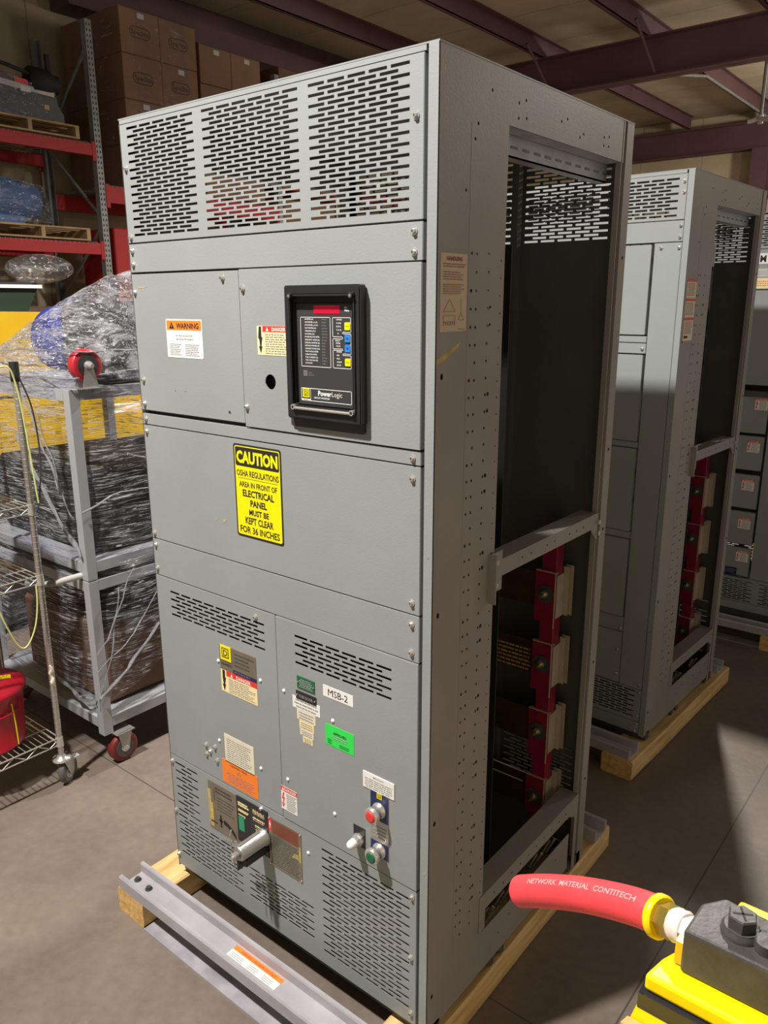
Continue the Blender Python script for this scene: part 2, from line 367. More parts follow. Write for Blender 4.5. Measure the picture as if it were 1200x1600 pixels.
def words(mb, F, u0, u1, v0, v1, rows, m, off=0.0007, fill=0.5, ragged=0.25, wl=0.14, center=False):
    """rows of print too small to read: one short dash per word"""
    rh = (v1-v0)/rows
    for r in range(rows):
        y = v1 - (r+0.75)*rh; w_ = (u1-u0)*(1 - random.random()*ragged); u = u0 + ((u1-u0)-w_)/2*(1 if center else 0); end = u + w_
        while u < end - 1e-4:
            l = min((u1-u0)*wl*(0.4+random.random()), end-u)
            mb.slab(F, u, u+l, y, y+rh*fill, 0, off, m); u += l + (u1-u0)*0.03
def sticker(parent, name, F, u0, u1, v0, v1, base, draw, label=None, th=0.0008, r=0.0, skew=0):
    mb = MB()
    G = Face(F(u0, v0, 0), F.U + F.V*skew, F.V, F.N)
    if r: mb.rrect(G, 0, u1-u0, 0, v1-v0, r, 0, th, base)
    else: mb.slab(G, 0, u1-u0, 0, v1-v0, 0, th, base)
    H = Face(G(0,0,th), G.U, G.V, G.N)
    draw(mb, H, u1-u0, v1-v0)
    return mb.build(name, parent, label=label)
def rows_of_slots(u0, u1, v0, v1, n, rows, h, gap=0.0095, inset=None):
    out = []; pu = (u1-u0+gap)/n; pv = (v1-v0-h)/(rows-1)
    for r in range(rows):
        v = v1 - h - r*pv; k = n if r % 2 == 0 else n-1; st = u0 if r % 2 == 0 else u0 + pu*0.5
        for i in range(k): out.append((round(st+i*pu,5), round(st+i*pu+pu-gap,5), round(v,5), round(v+h,5)))
    return out

# ------------------------------------------------------------------ the room
def room():
    mb = MB(); mb.box(-7.0, 9, -9, 16.2, -0.15, 0, CONC); structure(mb.build('floor'))
    mb = MB(); mb.box(-7.0, 9, -9, 16.2, 5.54, 5.60, CEIL); structure(mb.build('ceiling'))
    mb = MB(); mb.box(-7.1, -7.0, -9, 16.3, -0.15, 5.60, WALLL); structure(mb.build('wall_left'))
    mb = MB(); mb.box(-7.0, 9, 16.2, 16.3, -0.15, 5.60, WALLM); structure(mb.build('wall_back'))
    # Z purlins run front to back under the roof
    k = 0
    for i in range(9):
        x = -5.53 + 1.5*i
        for y0, y1 in ((-8.9, 15.9),):
            mb = MB(); mb.box(x-0.004, x+0.004, y0, y1, 5.31, 5.54, PRIM); mb.box(x-0.06, x+0.004, y0, y1, 5.31, 5.322, PRIM); mb.box(x-0.004, x+0.06, y0, y1, 5.528, 5.54, PRIM)
            mb.box(x-0.06, x-0.052, y0, y1, 5.31, 5.335, PRIM)
            k += 1; structure(mb.build('trim_%d' % k))
    mb = MB(); mb.box(-7.0, -6.75, -8.9, 15.9, 5.28, 5.54, PRIM); structure(mb.build('trim_eave'))
    # rafters: I-beams across the building
    for y in (9.8, 16.0):
        mb = MB(); z0, z1 = 4.82, 5.31
        mb.box(-6.98, 8.9, y-0.006, y+0.006, z0, z1, PRIM)
        mb.box(-6.98, 8.9, y-0.12, y+0.12, z0, z0+0.02, PRIM); mb.box(-6.98, 8.9, y-0.12, y+0.12, z1-0.02, z1, PRIM)
        k += 1; structure(mb.build('trim_%d' % k))
    # flange braces from purlin to rafter
    for x in (-2.53, -4.03):
        for y in (9.8,):
            mb = MB(); mb.tube([(x+0.1, y-0.75, 5.33), (x+0.14, y-0.13, 4.86)], 0.022, PRIM, 6); k += 1; structure(mb.build('trim_%d' % k))
    for x in (-2.65,):
        mb = MB(); mb.box(x-0.006, x+0.006, 15.85, 16.15, 0, 4.82, PRIM); mb.box(x-0.15, x+0.15, 15.84, 15.86, 0, 4.82, PRIM); mb.box(x-0.15, x+0.15, 16.14, 16.16, 0, 4.82, PRIM); structure(mb.build('trim_column'))
    mb = MB(); mb.box(-6.98, 8.9, 15.93, 16.0, 3.95, 4.06, PRIM); structure(mb.build('trim_girt'))
    # frame column on the left wall with its haunch
    mb = MB(); mb.box(-6.98, -6.55, 2.92, 3.16, 5.0, 5.3, BLKM); 
    mb.box(-6.98, -6.6, 3.95, 9.7, 5.08, 5.3, PRIM); structure(mb.build('trim_haunch'))
room()

# ceiling services
mb = MB()
mb.tube([(-1.15, 10.15, 4.95), (-1.15, 10.15, 4.25)], 0.022, RACKG, 8); mb.tube([(-1.18, 10.15, 4.22), (-0.2, 9.6, 4.0)], 0.030, PIPE, 8)
mb.tube([(-1.15, 10.15, 4.26), (-1.15, 10.15, 4.16)], 0.035, PIPE, 8); mb.tube([(-1.15, 10.15, 4.22), (-1.30, 10.15, 4.20)], 0.028, PIPE, 8)
mb.tube([(-4.6, 10.3, 4.98), (-1.15, 10.15, 4.95), (1.5, 10.1, 4.95)], 0.025, PIPE, 8)
tag(mb.build('sprinkler_pipe'), 'pale sprinkler pipe hanging down from the roof beams beyond the cabinets', 'pipe')
mb = MB()
mb.tube([(-2.60, 10.1, 5.20), (-2.62, 11.2, 5.16), (-2.5, 12.0, 5.28), (-2.5, 15.5, 5.28)], 0.022, RACKG, 8)
tag(mb.build('conduit'), 'thin grey conduit running along the roof purlin above the far wall', 'conduit')

# ------------------------------------------------------------------ the switchboard cabinets
W, H = 1.041, 2.449
LB = (0, 0, FL)
def screw_mesh():
    mb = MB()
    mb.cyl((0,0,0), (0,-0.0018,0), 0.0085, CHROME, 14); mb.cyl((0,-0.0018,0), (0,-0.0075,0), 0.0056, CHROME, 6, r2=0.0050, smooth=False)
    mb.cyl((0.0,-0.0075,0), (0.0,-0.0078,0), 0.0025, DGREY, 6)
    return mb
def rivet_mesh():
    mb = MB(); mb.lathe((0,0,0), (0,-1,0), [(0,0.0058),(0.002,0.0052),(0.0036,0.0030),(0.004,0.0005)], WHT, 10); return mb
PROTO = {}
def fastener(kind, parent, x, z, y=0.0):
    name = 'screw' if kind == 's' else 'rivet'
    if kind not in PROTO:
        o = (screw_mesh() if kind == 's' else rivet_mesh()).build(name, parent); PROTO[kind] = o
        # the prototype is stored about its own origin
        for v in o.data.vertices: v.co = v.co + Vector(BASE[parent.name])
        o.data.update()
    else:
        o = PROTO[kind].copy(); COL.objects.link(o); o.parent = parent
    b = BASE[parent.name]; o.location = (x-b[0], y-b[1], z-b[2])
    if kind == 's': o.rotation_euler = (0, random.random()*0.9, 0)
    return o
def panel(root, name, x0, x1, z0, z1, d=0.014, slots=None, y=0.0, label=None, m=None, holes=None):
    """folded sheet-metal cover: thin face with returned edges"""
    m = m or GREY; mb = MB(); t = 0.0012 if slots else 0.003; F = Face((0, y+t, 0), (1,0,0), (0,0,1), (0,-1,0))
    if slots: mb.slotted(F, x0+0.0012, x1-0.0012, z0+0.0012, z1-0.0012, 0, t, slots, m)
    elif holes: mb.punched(F, [(x0+.0012,z0+.0012),(x1-.0012,z0+.0012),(x1-.0012,z1-.0012),(x0+.0012,z1-.0012)], holes, 0, t, m)
    else: mb.slab(F, x0+0.0012, x1-0.0012, z0+0.0012, z1-0.0012, 0, t, m)
    # rolled edge and return flanges
    e = 0.0012
    for a in ((x0, x0+e, z0, z1), (x1-e, x1, z0, z1), (x0, x1, z0, z0+e), (x0, x1, z1-e, z1)):
        mb.slab(F, a[0], a[1], a[2], a[3], -d, t-0.0010, m)
    return mb.build(name, root, label=label)

def side_holes():
    hs = []; z = 2.079; i = 0
    while z > 0.33:
        q = (i*7) % 5
        if q != 2: hs.append(circ(0.128, z, 0.0034 if q != 4 else 0.0042, 8))
        hs.append(circ(0.148, z - 0.0005, 0.0036, 8))
        hs.append(circ(0.196, z+0.001, 0.0036, 8))
        if q in (1, 3): hs.append(circ(0.207, z+0.002, 0.0052, 8))
        hs.append(circ(0.247, z-0.010, 0.0025, 6))
        z -= 0.0378; i += 1
    for z in (1.83, 1.297, 0.754, 0.234): hs.append(circ(0.024, z, 0.0072, 10, 0.7))
    for a, b in ((0.14,2.33),(0.19,2.40),(0.30,2.395),(0.33,2.405),(0.30,2.365),(0.335,2.37),(0.50,2.39),(0.53,2.40),(0.60,2.37),(0.62,2.38),(0.74,2.39),(0.77,2.395),(0.74,2.37),(0.77,2.372),
                 (0.36,0.19),(0.42,0.215),(0.50,0.185),(0.56,0.21),(0.66,0.19),(0.72,0.215),(0.13,2.30),(0.10,2.2)): hs.append(circ(a, b, 0.0036, 8))
    return hs
def frame(root, D, lights=True):
    """sides, posts, cross rails, roof, back, base and the red insulated busbar column behind the opening"""
    out = [(0,FL),(0.81,FL),(0.81,0.262),(0.262,0.262),(0.262,2.345),(D-0.06,2.345),(D-0.06,H),(0,H)]
    sc = (D-0.06)/0.87
    out = [(u if u <= 0.262 else min(u, D-0.06), v) for u, v in out]
    hs = [h for h in side_holes() if max(p[0] for p in h) < D-0.09]
    for X, nx in ((W, 1), (0.0, -1)):
        F = Face((X, 0, 0), (0,1,0), (0,0,1), (nx,0,0)); mb = MB()
        mb.punched(F, out, hs, -0.003, 0, GREYB, INNER)
        # returned edges round the opening
        mb.slab(F, 0.259, 0.262, 0.262, 2.345, -0.022, -0.003, GREYB)
        mb.slab(F, 0.262, D-0.07, 2.345, 2.348, -0.045, -0.003, GALV)
        mb.slab(F, 0.115, 0.119, 0.30, 2.33, -0.0033, 0.0004, GREYB)
        mb.build('side_panel', root, label='perforated grey side sheet')
        # C-shaped rear corner post
        mb = MB()
        mb.slab(F, D-0.07, D-0.045, FL-0.03, H, -0.016, -0.012, GREYB); mb.slab(F, D-0.045, D-0.041, FL-0.03, H, -0.016, 0.0, GREYB)
        mb.slab(F, D-0.041, D, FL-0.03, H, -0.004, 0.0, GREYB); mb.slab(F, D-0.004, D, FL-0.03, H, -0.03, -0.004, GREYB)
        mb.slab(F, D-0.072, D-0.068, FL-0.03, H, -0.016, 0.0, GREYB)
        for z in (2.10, 1.55, 1.30, 0.85, 0.42): mb.cyl(F(D-0.02, z, 0.0002), F(D-0.02, z, 0.0008), 0.005, BLKM, 8)
        mb.build('rear_post', root)
        # mid rail with its end plate and gusset
        mb = MB(); y0, y1 = 0.240, D-0.068
        mb.slab(F, y0+0.004, y1, 1.318, 1.362, 0.0, 0.003, GREYB); mb.slab(F, y0+0.05, y1, 1.359, 1.362, -0.055, 0.0, GREYB)
        mb.slab(F, y0, y0+0.052, 1.285, 1.388, 0.002, 0.006, GREYB); mb.slab(F, y0-0.004, y0, 1.262, 1.388, 0.0, 0.022, GREYB)
        mb.prism(F, [(y1, 1.275), (y1, 1.318), (y1-0.045, 1.318), (y1-0.03, 1.300)], 0.0, 0.003, GREYB)
        for u, v in ((y0+0.022, 1.362), (y0+0.022, 1.302), (y1-0.004, 1.335), (y1-0.004, 1.30)): mb.cyl(F(u, v, 0.003), F(u, v, 0.012), 0.0075, CHROME, 6, smooth=False)
        for k in range(9):
            if k not in (2, 5): mb.cyl(F(y0+0.16+k*0.045, 1.340, 0.003), F(y0+0.16+k*0.045, 1.340, 0.0036), 0.003, BLKM, 6)
        mb.build('mid_rail', root)
        # low rail: broad inward shelf and a drop leg at each end
        mb = MB()
        mb.slab(F, 0.245, y1, 0.335, 0.388, 0.0, 0.003, GREYB); mb.slab(F, 0.262, y1, 0.385, 0.388, -0.06, 0.0, GREYB)
        mb.slab(F, 0.245, 0.275, 0.27, 0.335, 0.0, 0.003, GREYB); mb.slab(F, y1-0.02, y1, FL-0.02, 0.335, 0.0, 0.003, GREYB)
        mb.prism(F, [(y1-0.02, 0.31), (y1-0.02, 0.335), (y1-0.07, 0.335)], 0.0, 0.003, GREYB)
        mb.cyl(F(0.258, 0.30, 0.003), F(0.258, 0.30, 0.010), 0.0055, CHROME, 6, smooth=False)
        for k in range(10): mb.cyl(F(0.32+k*0.05, 0.36, 0.003), F(0.32+k*0.05, 0.36, 0.0036), 0.003, BLKM, 6)
        mb.build('low_rail', root)
        # front corner post (C channel)
        mb = MB(); a, b = (W-0.0235, W) if nx > 0 else (0.0, 0.0)
        if nx > 0:
            mb.box(a, b, -0.0015, 0.003, FL-0.003, H, GREY); mb.box(a, a+0.003, 0.003, 0.045, FL-0.003, H, GREY); mb.box(b-0.0035, b-0.003, 0.003, 0.014, FL, H-0.002, GREY)
            mb.cyl((a+0.012, -0.0015, 1.44), (a+0.012, -0.0022, 1.44), 0.003, CHROME, 8); mb.cyl((a+0.012, -0.0015, 0.62), (a+0.012, -0.0022, 0.62), 0.003, CHROME, 8)
            mb.build('front_post', root)
    # sheet behind the front covers at the right edge: its black stands in for the gap's shade
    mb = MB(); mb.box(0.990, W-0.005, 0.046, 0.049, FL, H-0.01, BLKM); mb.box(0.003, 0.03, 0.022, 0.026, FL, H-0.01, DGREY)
    for z in (2.0990+0.0375, 2.0595, 1.6735, 1.6395, 1.294, 1.1765, 0.555): mb.box(0.01, 1.0, 0.024, 0.027, z-0.012, z+0.012, DGREY)
    mb.build('front_frame', root)
    # inner galvanised rails under the roof
    mb = MB(); mb.box(0.02, W-0.02, D-0.05, D-0.045, 2.40, 2.44, GALV); mb.box(W-0.055, W-0.05, 0.05, D-0.05, 2.300, 2.352, GALV); mb.box(W-0.085, W-0.050, 0.05, D-0.05, 2.300, 2.303, GALV)
    for k in range(11): mb.box(W-0.0495, W-0.0485, 0.30+k*0.055, 0.33+k*0.055, 2.318, 2.324, RACKG)
    mb.build('roof_rail', root, label='bright galvanised inner rail under the roof')
    mb = MB(); mb.box(-0.001, W+0.001, -0.0005, D, H, H+0.003, GREY); mb.box(0, W-0.03, 0.0, 0.004, 2.4385, H, GREY); mb.build('roof', root)
    # back cover with louvre slots high and low
    F = Face((0, D-0.004, 0), (1,0,0), (0,0,1), (0,1,0)); sl = []
    for a, b, n in ((0.033, 0.309, 5), (0.343, 0.668, 6), (0.715, 0.985, 5)):
        sl += rows_of_slots(a, b, 2.155, 2.428, n, 27, 0.0062); sl += rows_of_slots(a, b, 0.22, 0.50, n, 21, 0.006)
    mb = MB(); mb.slotted(F, 0.004, W-0.004, FL, H-0.004, 0, 0.003, sl, INNER); mb.build('back_cover', root, label='back cover with slotted top and bottom, darkened in colour for interior shade')
    mb = MB(); mb.box(0.690, 0.712, D-0.045, D-0.02, 0.3, 2.43, INNER); mb.box(0.33, 0.345, D-0.045, D-0.02, 0.3, 2.43, INNER); mb.build('back_mullion', root)
    # interior floor and base frame with its little feet
    mb = MB(); mb.box(0.02, W-0.06, 0.04, D-0.05, 0.285, 0.29, DGREY); mb.box(0.0, W, 0.022, 0.06, FL-0.03, FL+0.012, DGREY); mb.box(0.0, W, D-0.06, D-0.02, FL-0.03, FL+0.012, DGREY)
    mb.box(0.0, 0.05, 0.06, D-0.06, FL, FL+0.012, DGREY); mb.box(W-0.05, W-0.004, 0.06, D-0.06, FL, FL+0.012, DGREY)
    mb.build('base_frame', root)
    mb = MB(); mb.box(0.03, 0.95 if D > 0.9 else 0.982, 0.448, 0.451, 0.30, 2.115 if D > 0.9 else 2.20, BLKM); mb.build('light_blocker', root)  # unseen sheet added to keep louvre light off the back cover
    for u in (0.30, 0.36, D-0.12):
        if u > 0.81: continue
        F = Face((W-0.01, 0, 0), (0,1,0), (0,0,1), (1,0,0)); mb = MB()
        mb.prism(F, [(u, FL), (u+0.045, FL), (u+0.045, FL-0.035), (u+0.03, FL-0.035)], -0.004, 0.006, DGREY); mb.build('foot', root)
    # red insulated busbar column
    y0 = 0.80 if D > 0.9 else 0.72; top = 1.318
    mb = MB(); mb.box(0.898, 0.947, y0, y0+0.046, 0.30, top, REDB)
    mb.build('busbar_support', root, label='tall dark-red insulated busbar column', bevel=0.002)
    for k, zc in enumerate((1.085, 0.845, 0.603, 0.355)):
        z0, z1 = zc-0.075, zc+0.078
        mb = MB(); mb.box(0.880, 0.951, y0-0.006, y0, z0-0.015, z1, REDB); mb.box(0.880, 0.953, y0-0.007, y0+0.005, z1, z1+0.003, BEIGE)
        mb.box(0.948, 0.951, y0-0.009, y0-0.006, z0-0.03, z1, BEIGE)
        mb.box(0.947, 0.950, y0+0.004, y0+0.050, z0, z1-0.01, BEIGE); mb.box(0.947, 0.966, y0+0.052, y0+0.056, z0, z1+0.01, BEIGE); mb.box(0.947, 0.973, y0+0.068, y0+0.072, z0-0.002, z1+0.012, BEIGE)
        mb.box(0.947, 0.955, y0+0.05, y0+0.074, z0+0.03, z0+0.042, BEIGE); mb.box(0.9475, 0.958, y0+0.056, y0+0.068, z0+0.005, z1, REDB)
        br = mb.build('busbar_clamp', root, label='beige clamp on the red busbar column')
        mb = MB(); c = (0.915, y0-0.006, zc+0.005); mb.cyl(c, (c[0], c[1]-0.003, c[2]), 0.030, DGREY, 20); mb.cyl((c[0], c[1]-0.003, c[2]), (c[0], c[1]-0.011, c[2]), 0.012, CHROME, 6, smooth=False); mb.cyl((c[0], c[1]-0.011, c[2]), (c[0], c[1]-0.036, c[2]), 0.0055, BRASS, 10)
        mb.build('bolt', br)
        mb = MB(); mb.box(0.25, 0.884, y0+0.012, y0+0.019, zc-0.05, zc+0.066, COPP)
        if k == 1:
            G = Face((0, y0+0.012, 0), (1,0,0), (0,0,1), (0,-1,0)); words(mb, Face(G(0.735, zc-0.045), G.U, G.V, G.N), 0, 0.135, 0, 0.085, 6, TAPE, fill=0.35, ragged=0.1)
        if k == 3: mb.box(0.70, 0.87, y0+0.010, y0+0.012, zc+0.066, zc+0.070, CREAM); mb.box(0.73, 0.86, y0+0.009, y0+0.011, zc+0.030, zc+0.033, CREAM)
        mb.build('busbar', root, label='flat tarnished copper busbar')
    # control transformer and loose leads low inside
    mb = MB(); mb.lathe((0.72, 0.62, 0.29), (0,0,1), [(0,0.075),(0.20,0.075),(0.25,0.06),(0.27,0.03)], BLKM, 20); mb.box(0.778, 0.792, 0.575, 0.590, 0.40, 0.48, CREAM)
    mb.build('control_transformer', root, label='black drum-shaped transformer with a pale tag')
    for k, (a, b) in enumerate((((0.80,0.55,0.42),(0.86,0.5,0.33)), ((0.79,0.5,0.40),(0.80,0.42,0.30)))):
        a, b = Vector(a), Vector(b); mb = MB()
        mb.tube([a + (b-a)*t + Vector((0.03*math.sin(t*7+k), 0.02*math.cos(t*6), 0.03*math.sin(t*3.1))) for t in [i/10 for i in range(11)]], 0.0035, WIREW if k == 0 else MAROON, 6)
        mb.build('lead_wire', root, label='pale lead wire' if k == 0 else 'dark red lead wire')
    # clips on the base rail
    for y in (0.33, 0.42, 0.63, 0.72):
        if y > D-0.15: continue
        mb = MB(); mb.cyl((W-0.05, y, 0.215), (W-0.05, y+0.05, 0.235), 0.008, ALU, 8); mb.cyl((W-0.05, y+0.03, 0.20), (W-0.03, y+0.05, 0.25), 0.004, CREAM, 6); mb.build('terminal_lug', root)

def danger(mb, H_, w_, h_, head=REDP, body=WHT, big=True):
    mb.slab(H_, 0, w_, h_*0.80, h_, 0, 0.0003, head)
    G = Face(H_(0,0,0.0003), H_.U, H_.V, H_.N)
    text(mb, G, 'DANGER', w_*0.20, w_*0.97, h_*0.84, h_*0.125, WHT, 0.0003, 0.02)
    mb.prism(G, [(w_*0.06, h_*0.83), (w_*0.18, h_*0.83), (w_*0.12, h_*0.97)], 0, 0.0003, WHT)
    bl = [(0.13,0.74),(0.22,0.74),(0.15,0.52),(0.24,0.54),(0.14,0.20),(0.27,0.30),(0.12,0.08),(0.02,0.28),(0.10,0.25),(0.14,0.46),(0.05,0.44)]
    mb.prism(H_, [(w_*a*0.95, h_*b) for a, b in bl], 0, 0.0004, REDP if body is WHT else BLKM)
    words(mb, H_, w_*0.34, w_*0.97, h_*0.05, h_*0.76, 9, INK, fill=0.42)

def front_main(r):
    P = {}
    g = []
    for a, b, n in ((0.033, 0.309, 5), (0.343, 0.668, 6), (0.700, 0.972, 5)): g += rows_of_slots(a, b, 2.156, 2.428, n, 27, 0.0062)
    P['top'] = panel(r, 'louvre_panel', 0.0, 1.007, 2.139, 2.437, slots=g)
    P['s1'] = panel(r, 'filler_strip', 0.0, 1.007, 2.0615, 2.136)
    P['ld'] = panel(r, 'cover_plate', 0.0, 0.4495, 1.6815, 2.057, holes=[circ(0.165,1.745,.0022,6), circ(0.21,1.746,.0022,6), circ(0.39, 1.704, 0.005, 10)])
    P['rd'] = panel(r, 'meter_door', 0.4530, 1.007, 1.6745, 2.059, d=0.018, y=-0.003, holes=[circ(0.552, 1.793, 0.0185, 24)])
    P['s2'] = panel(r, 'filler_strip', 0.0, 1.007, 1.6400, 1.6720 if 0 else 1.6710)
    P['bl'] = panel(r, 'blank_panel', 0.0, 1.007, 1.2945, 1.6375)
    P['s3'] = panel(r, 'filler_strip', 0.0, 1.007, 1.1775, 1.2920)
    P['lv'] = panel(r, 'vented_door', 0.0, 0.5305, 0.5565, 1.1750, d=0.018, slots=rows_of_slots(0.070, 0.485, 1.0580, 1.1375, 8, 7, 0.0066))
    P['rv'] = panel(r, 'fuse_door', 0.5330, 1.007, 0.5565, 1.1755, d=0.018, y=-0.002, slots=rows_of_slots(0.604, 0.928, 1.0590, 1.1410, 6, 7, 0.0068))
    lo = rows_of_slots(0.025, 0.137, 0.352, 0.534, 2, 13, 0.0070)
    lo += rows_of_slots(0.024, 0.335, 0.190, 0.338, 6, 11, 0.0070); lo += rows_of_slots(0.368, 0.642, 0.198, 0.306, 5, 9, 0.0068); lo += rows_of_slots(0.680, 0.985, 0.178, 0.524, 6, 25, 0.0072)
    P['bt'] = panel(r, 'bottom_louvre_panel', 0.0, 1.007, 0.133, 0.5540, slots=lo)
    mb = MB(); mb.box(0.004, 1.003, 0.03, 0.033, 0.62, 1.165, BLKM); mb.box(0.004, 1.003, 0.030, 0.032, 0.14, 0.545, mat('dusty_filter', (0.045,0.038,0.03), .8, 0, 0, 5, col2=(0.30,0.25,0.18))); mb.build('inner_baffle', r)
    mb = MB(); mb.box(0.50, 0.60, 0.016, 0.018, 1.74, 1.85, BLKM); mb.build('inner_baffle', r)
    for p, pts in {'top': [(0.018,2.3275),(0.0155,2.1535),(0.988,2.329)], 's1': [(0.016,2.118),(0.016,2.083),(0.985,2.118),(0.985,2.078)],
        'ld': [(0.389,2.040),(0.013,2.009),(0.020,1.768),(0.0165,1.7)], 'rd': [(0.4660,2.013),(0.4615,1.725)], 's2': [(0.016,1.6555),(0.985,1.655)],
        'bl': [(0.015,1.619),(0.985,1.610),(0.014,1.310),(0.985,1.322)], 's3': [(0.015,1.273),(0.014,1.198),(0.985,1.270),(0.985,1.200)],
        'lv': [(0.452,1.150),(0.195,0.660),(0.238,0.668),(0.214,0.645),(0.196,0.629),(0.245,0.624)], 'rv': [], 'bt': [(0.010,0.530),(0.0095,0.345),(0.0085,0.175),(0.438,0.541),(0.992,0.532),(0.990,0.345),(0.992,0.168)]}.items():
        for x, z in pts: fastener('s', P[p], x, z, -0.003 if p == 'rd' else 0.0)
    for p, pts in {'lv': [(0.280,0.968),(0.460,0.962),(0.262,0.700),(0.445,0.678)], 'rv': [(0.556,0.963),(0.735,0.936),(0.558,0.690),(0.735,0.659)], 'bt': [(0.628,0.482)]}.items():
        for x, z in pts: fastener('r', P[p], x, z, -0.002 if p == 'rv' else 0.0)
    F = FRONT
    # WARNING sticker
    def d(mb, G, w_, h_):
        mb.slab(G, 0.003, w_-0.003, h_*0.72, h_-0.003, 0, 0.0003, ORNG); K = Face(G(0,0,.0003), G.U, G.V, G.N)
        mb.prism(K, [(0.014,h_*0.755),(0.036,h_*0.755),(0.025,h_*0.94)], 0, 0.0003, BLKM); text(mb, K, 'WARNING', 0.040, w_-0.008, h_*0.77, h_*0.14, BLKM, .0005, 0.025)
        mb.prism(K, [(0.0235,h_*0.80),(0.0265,h_*0.80),(0.025,h_*0.88)], 0, 0.0006, ORNG)
        text(mb, G, 'Arc Flash and Shock Risk', w_*0.2, w_*0.8, h_*0.56, h_*0.05, INK, .0005, .01); text(mb, G, 'Appropriate PPE Required', w_*0.18, w_*0.82, h_*0.47, h_*0.05, INK, .0005, .01)
        words(mb, G, w_*0.08, w_*0.42, h_*0.06, h_*0.38, 7, INK, fill=0.35); words(mb, G, w_*0.52, w_*0.92, h_*0.06, h_*0.38, 7, INK, fill=0.35)
    sticker(P['ld'], 'warning_label', F, 0.145, 0.298, 1.837, 1.938, WHT, d, 'white label with an orange band reading WARNING', r=0.004)
    # DANGER label on the meter door, half under the bezel
    D2 = Face((0,-0.003,0), (1,0,0), (0,0,1), (0,-1,0))
    def d(mb, G, w_, h_):
        mb.slab(G, w_*0.17, w_, h_*0.80, h_, 0, 0.0003, REDP); K = Face(G(0,0,.0003), G.U, G.V, G.N)
        mb.prism(K, [(w_*0.27,h_*0.83),(w_*0.35,h_*0.83),(w_*0.31,h_*0.96)], 0, 0.0003, WHT); text(mb, K, 'DANGER', w_*0.36, w_*0.95, h_*0.835, h_*0.125, WHT, .0004, 0.02)
        mb.prism(G, [(w_*a, h_*b) for a, b in ((0.06,0.98),(0.13,0.98),(0.13,0.62),(0.16,0.62),(0.12,0.30),(0.15,0.30),(0.10,0.05),(0.045,0.30),(0.08,0.30),(0.06,0.55),(0.03,0.58))], 0, 0.0004, BLKM)
        words(mb, G, w_*0.24, w_*0.98, h_*0.04, h_*0.76, 9, INK, fill=0.38)
    sticker(P['rd'], 'danger_label', D2, 0.512, 0.628, 1.857, 1.926, LYEL, d, 'yellow label with a red band reading DANGER')
    # the circuit monitor
    mon = MB(); x0, x1, z0, z1 = 0.632, 0.862, 1.716, 2.018
    mon.prism(Face((0,-0.003,0),(1,0,0),(0,0,1),(0,-1,0)), rr_pts(0.626, 0.857, 1.694, 2.012, 0.006), 0, 0.006, GRNDK)  # dark backing plate; the part below the bezel stands in for its shadow
    def ring(mb, a, b, h0, h1, m, mi=None):
        """frame between two rounded rectangles"""
        pa, pb = a, b; n = len(pa); F_ = D2
        vs = [F_(u,v,h0) for u,v in pa] + [F_(u,v,h1) for u,v in pa] + [F_(u,v,h1) for u,v in pb] + [F_(u,v,h0) for u,v in pb]
        mb.add(vs, [(i,(i+1)%n,n+(i+1)%n,n+i) for i in range(n)] + [(n+i,n+(i+1)%n,2*n+(i+1)%n,2*n+i) for i in range(n)] + [(2*n+i,2*n+(i+1)%n,3*n+(i+1)%n,3*n+i) for i in range(n)], m)
    ring(mon, rr_pts(x0,x1,z0,z1,0.006), rr_pts(x0+.003,x1-.003,z0+.003,z1-.003,0.005), 0.004, 0.021, BLK)
    ring(mon, rr_pts(x0+.003,x1-.003,z0+.003,z1-.003,0.005), rr_pts(x0+.016,x1-.014,z0+.020,z1-.014,0.006), 0.021, 0.023, BLK)
    ring(mon, rr_pts(x0+.016,x1-.014,z0+.020,z1-.014,0.006), rr_pts(x0+.019,x1-.017,z0+.024,z1-.018,0.006), 0.018, 0.026, BLK)
    ring(mon, rr_pts(x0+.019,x1-.017,z0+.024,z1-.018,0.006), rr_pts(x0+.022,x1-.020,z0+.034,z1-.024,0.004), 0.026, 0.025, BLK)
    ring(mon, rr_pts(x0+.022,x1-.020,z0+.034,z1-.024,0.004), rr_pts(x0+.030,x1-.021,z0+.037,z1-.040,0.002), 0.025, 0.016, BLKM)
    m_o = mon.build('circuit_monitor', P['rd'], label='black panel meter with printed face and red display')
    D3 = Face((0,-0.003-0.016,0), (1,0,0), (0,0,1), (0,-1,0))
    fx0, fx1, fz0, fz1 = x0+.027, x1-.020, z0+.036, z1-.038
    fc = MB(); fc.slab(D3, fx0, fx1, fz0, fz1, -0.002, 0, GRNDK); G = Face(D3(fx0, fz0), (1,0,0), (0,0,1), (0,-1,0)); w_, h_ = fx1-fx0, fz1-fz0
    X = lambda u: w_*u; Z = lambda v: h_*v
    fc.slab(G, X(.33), X(.76), Z(.895), Z(.975), 0, .0008, LED)
    text(fc, G, '- - - - - -', X(.36), X(.73), Z(.93), Z(.02), REDP, .0010, .01)
    text(fc, G, 'kilo', X(.82), X(.90), Z(.945), Z(.020), WHT, bold=.03); text(fc, G, 'Mega', X(.82), X(.93), Z(.918), Z(.020), WHT, bold=.03)
    def outline(pts, t=0.0011):
        for (a, b), (c, e) in zip(pts, pts[1:]+pts[:1]):
            fc.slab(G, X(min(a,c))-t/2, X(max(a,c))+t/2, Z(min(b,e))-t/2, Z(max(b,e))+t/2, 0, 0.0005, WHT)
    outline([(.10,.38),(.60,.38),(.60,.86),(.10,.86)])
    outline([(.64,.68),(.80,.68),(.80,.725),(.93,.725),(.93,.86),(.64,.86)])
    outline([(.64,.565),(.80,.565),(.80,.52),(.93,.52),(.93,.71),(.80,.71),(.80,.66),(.64,.66)])
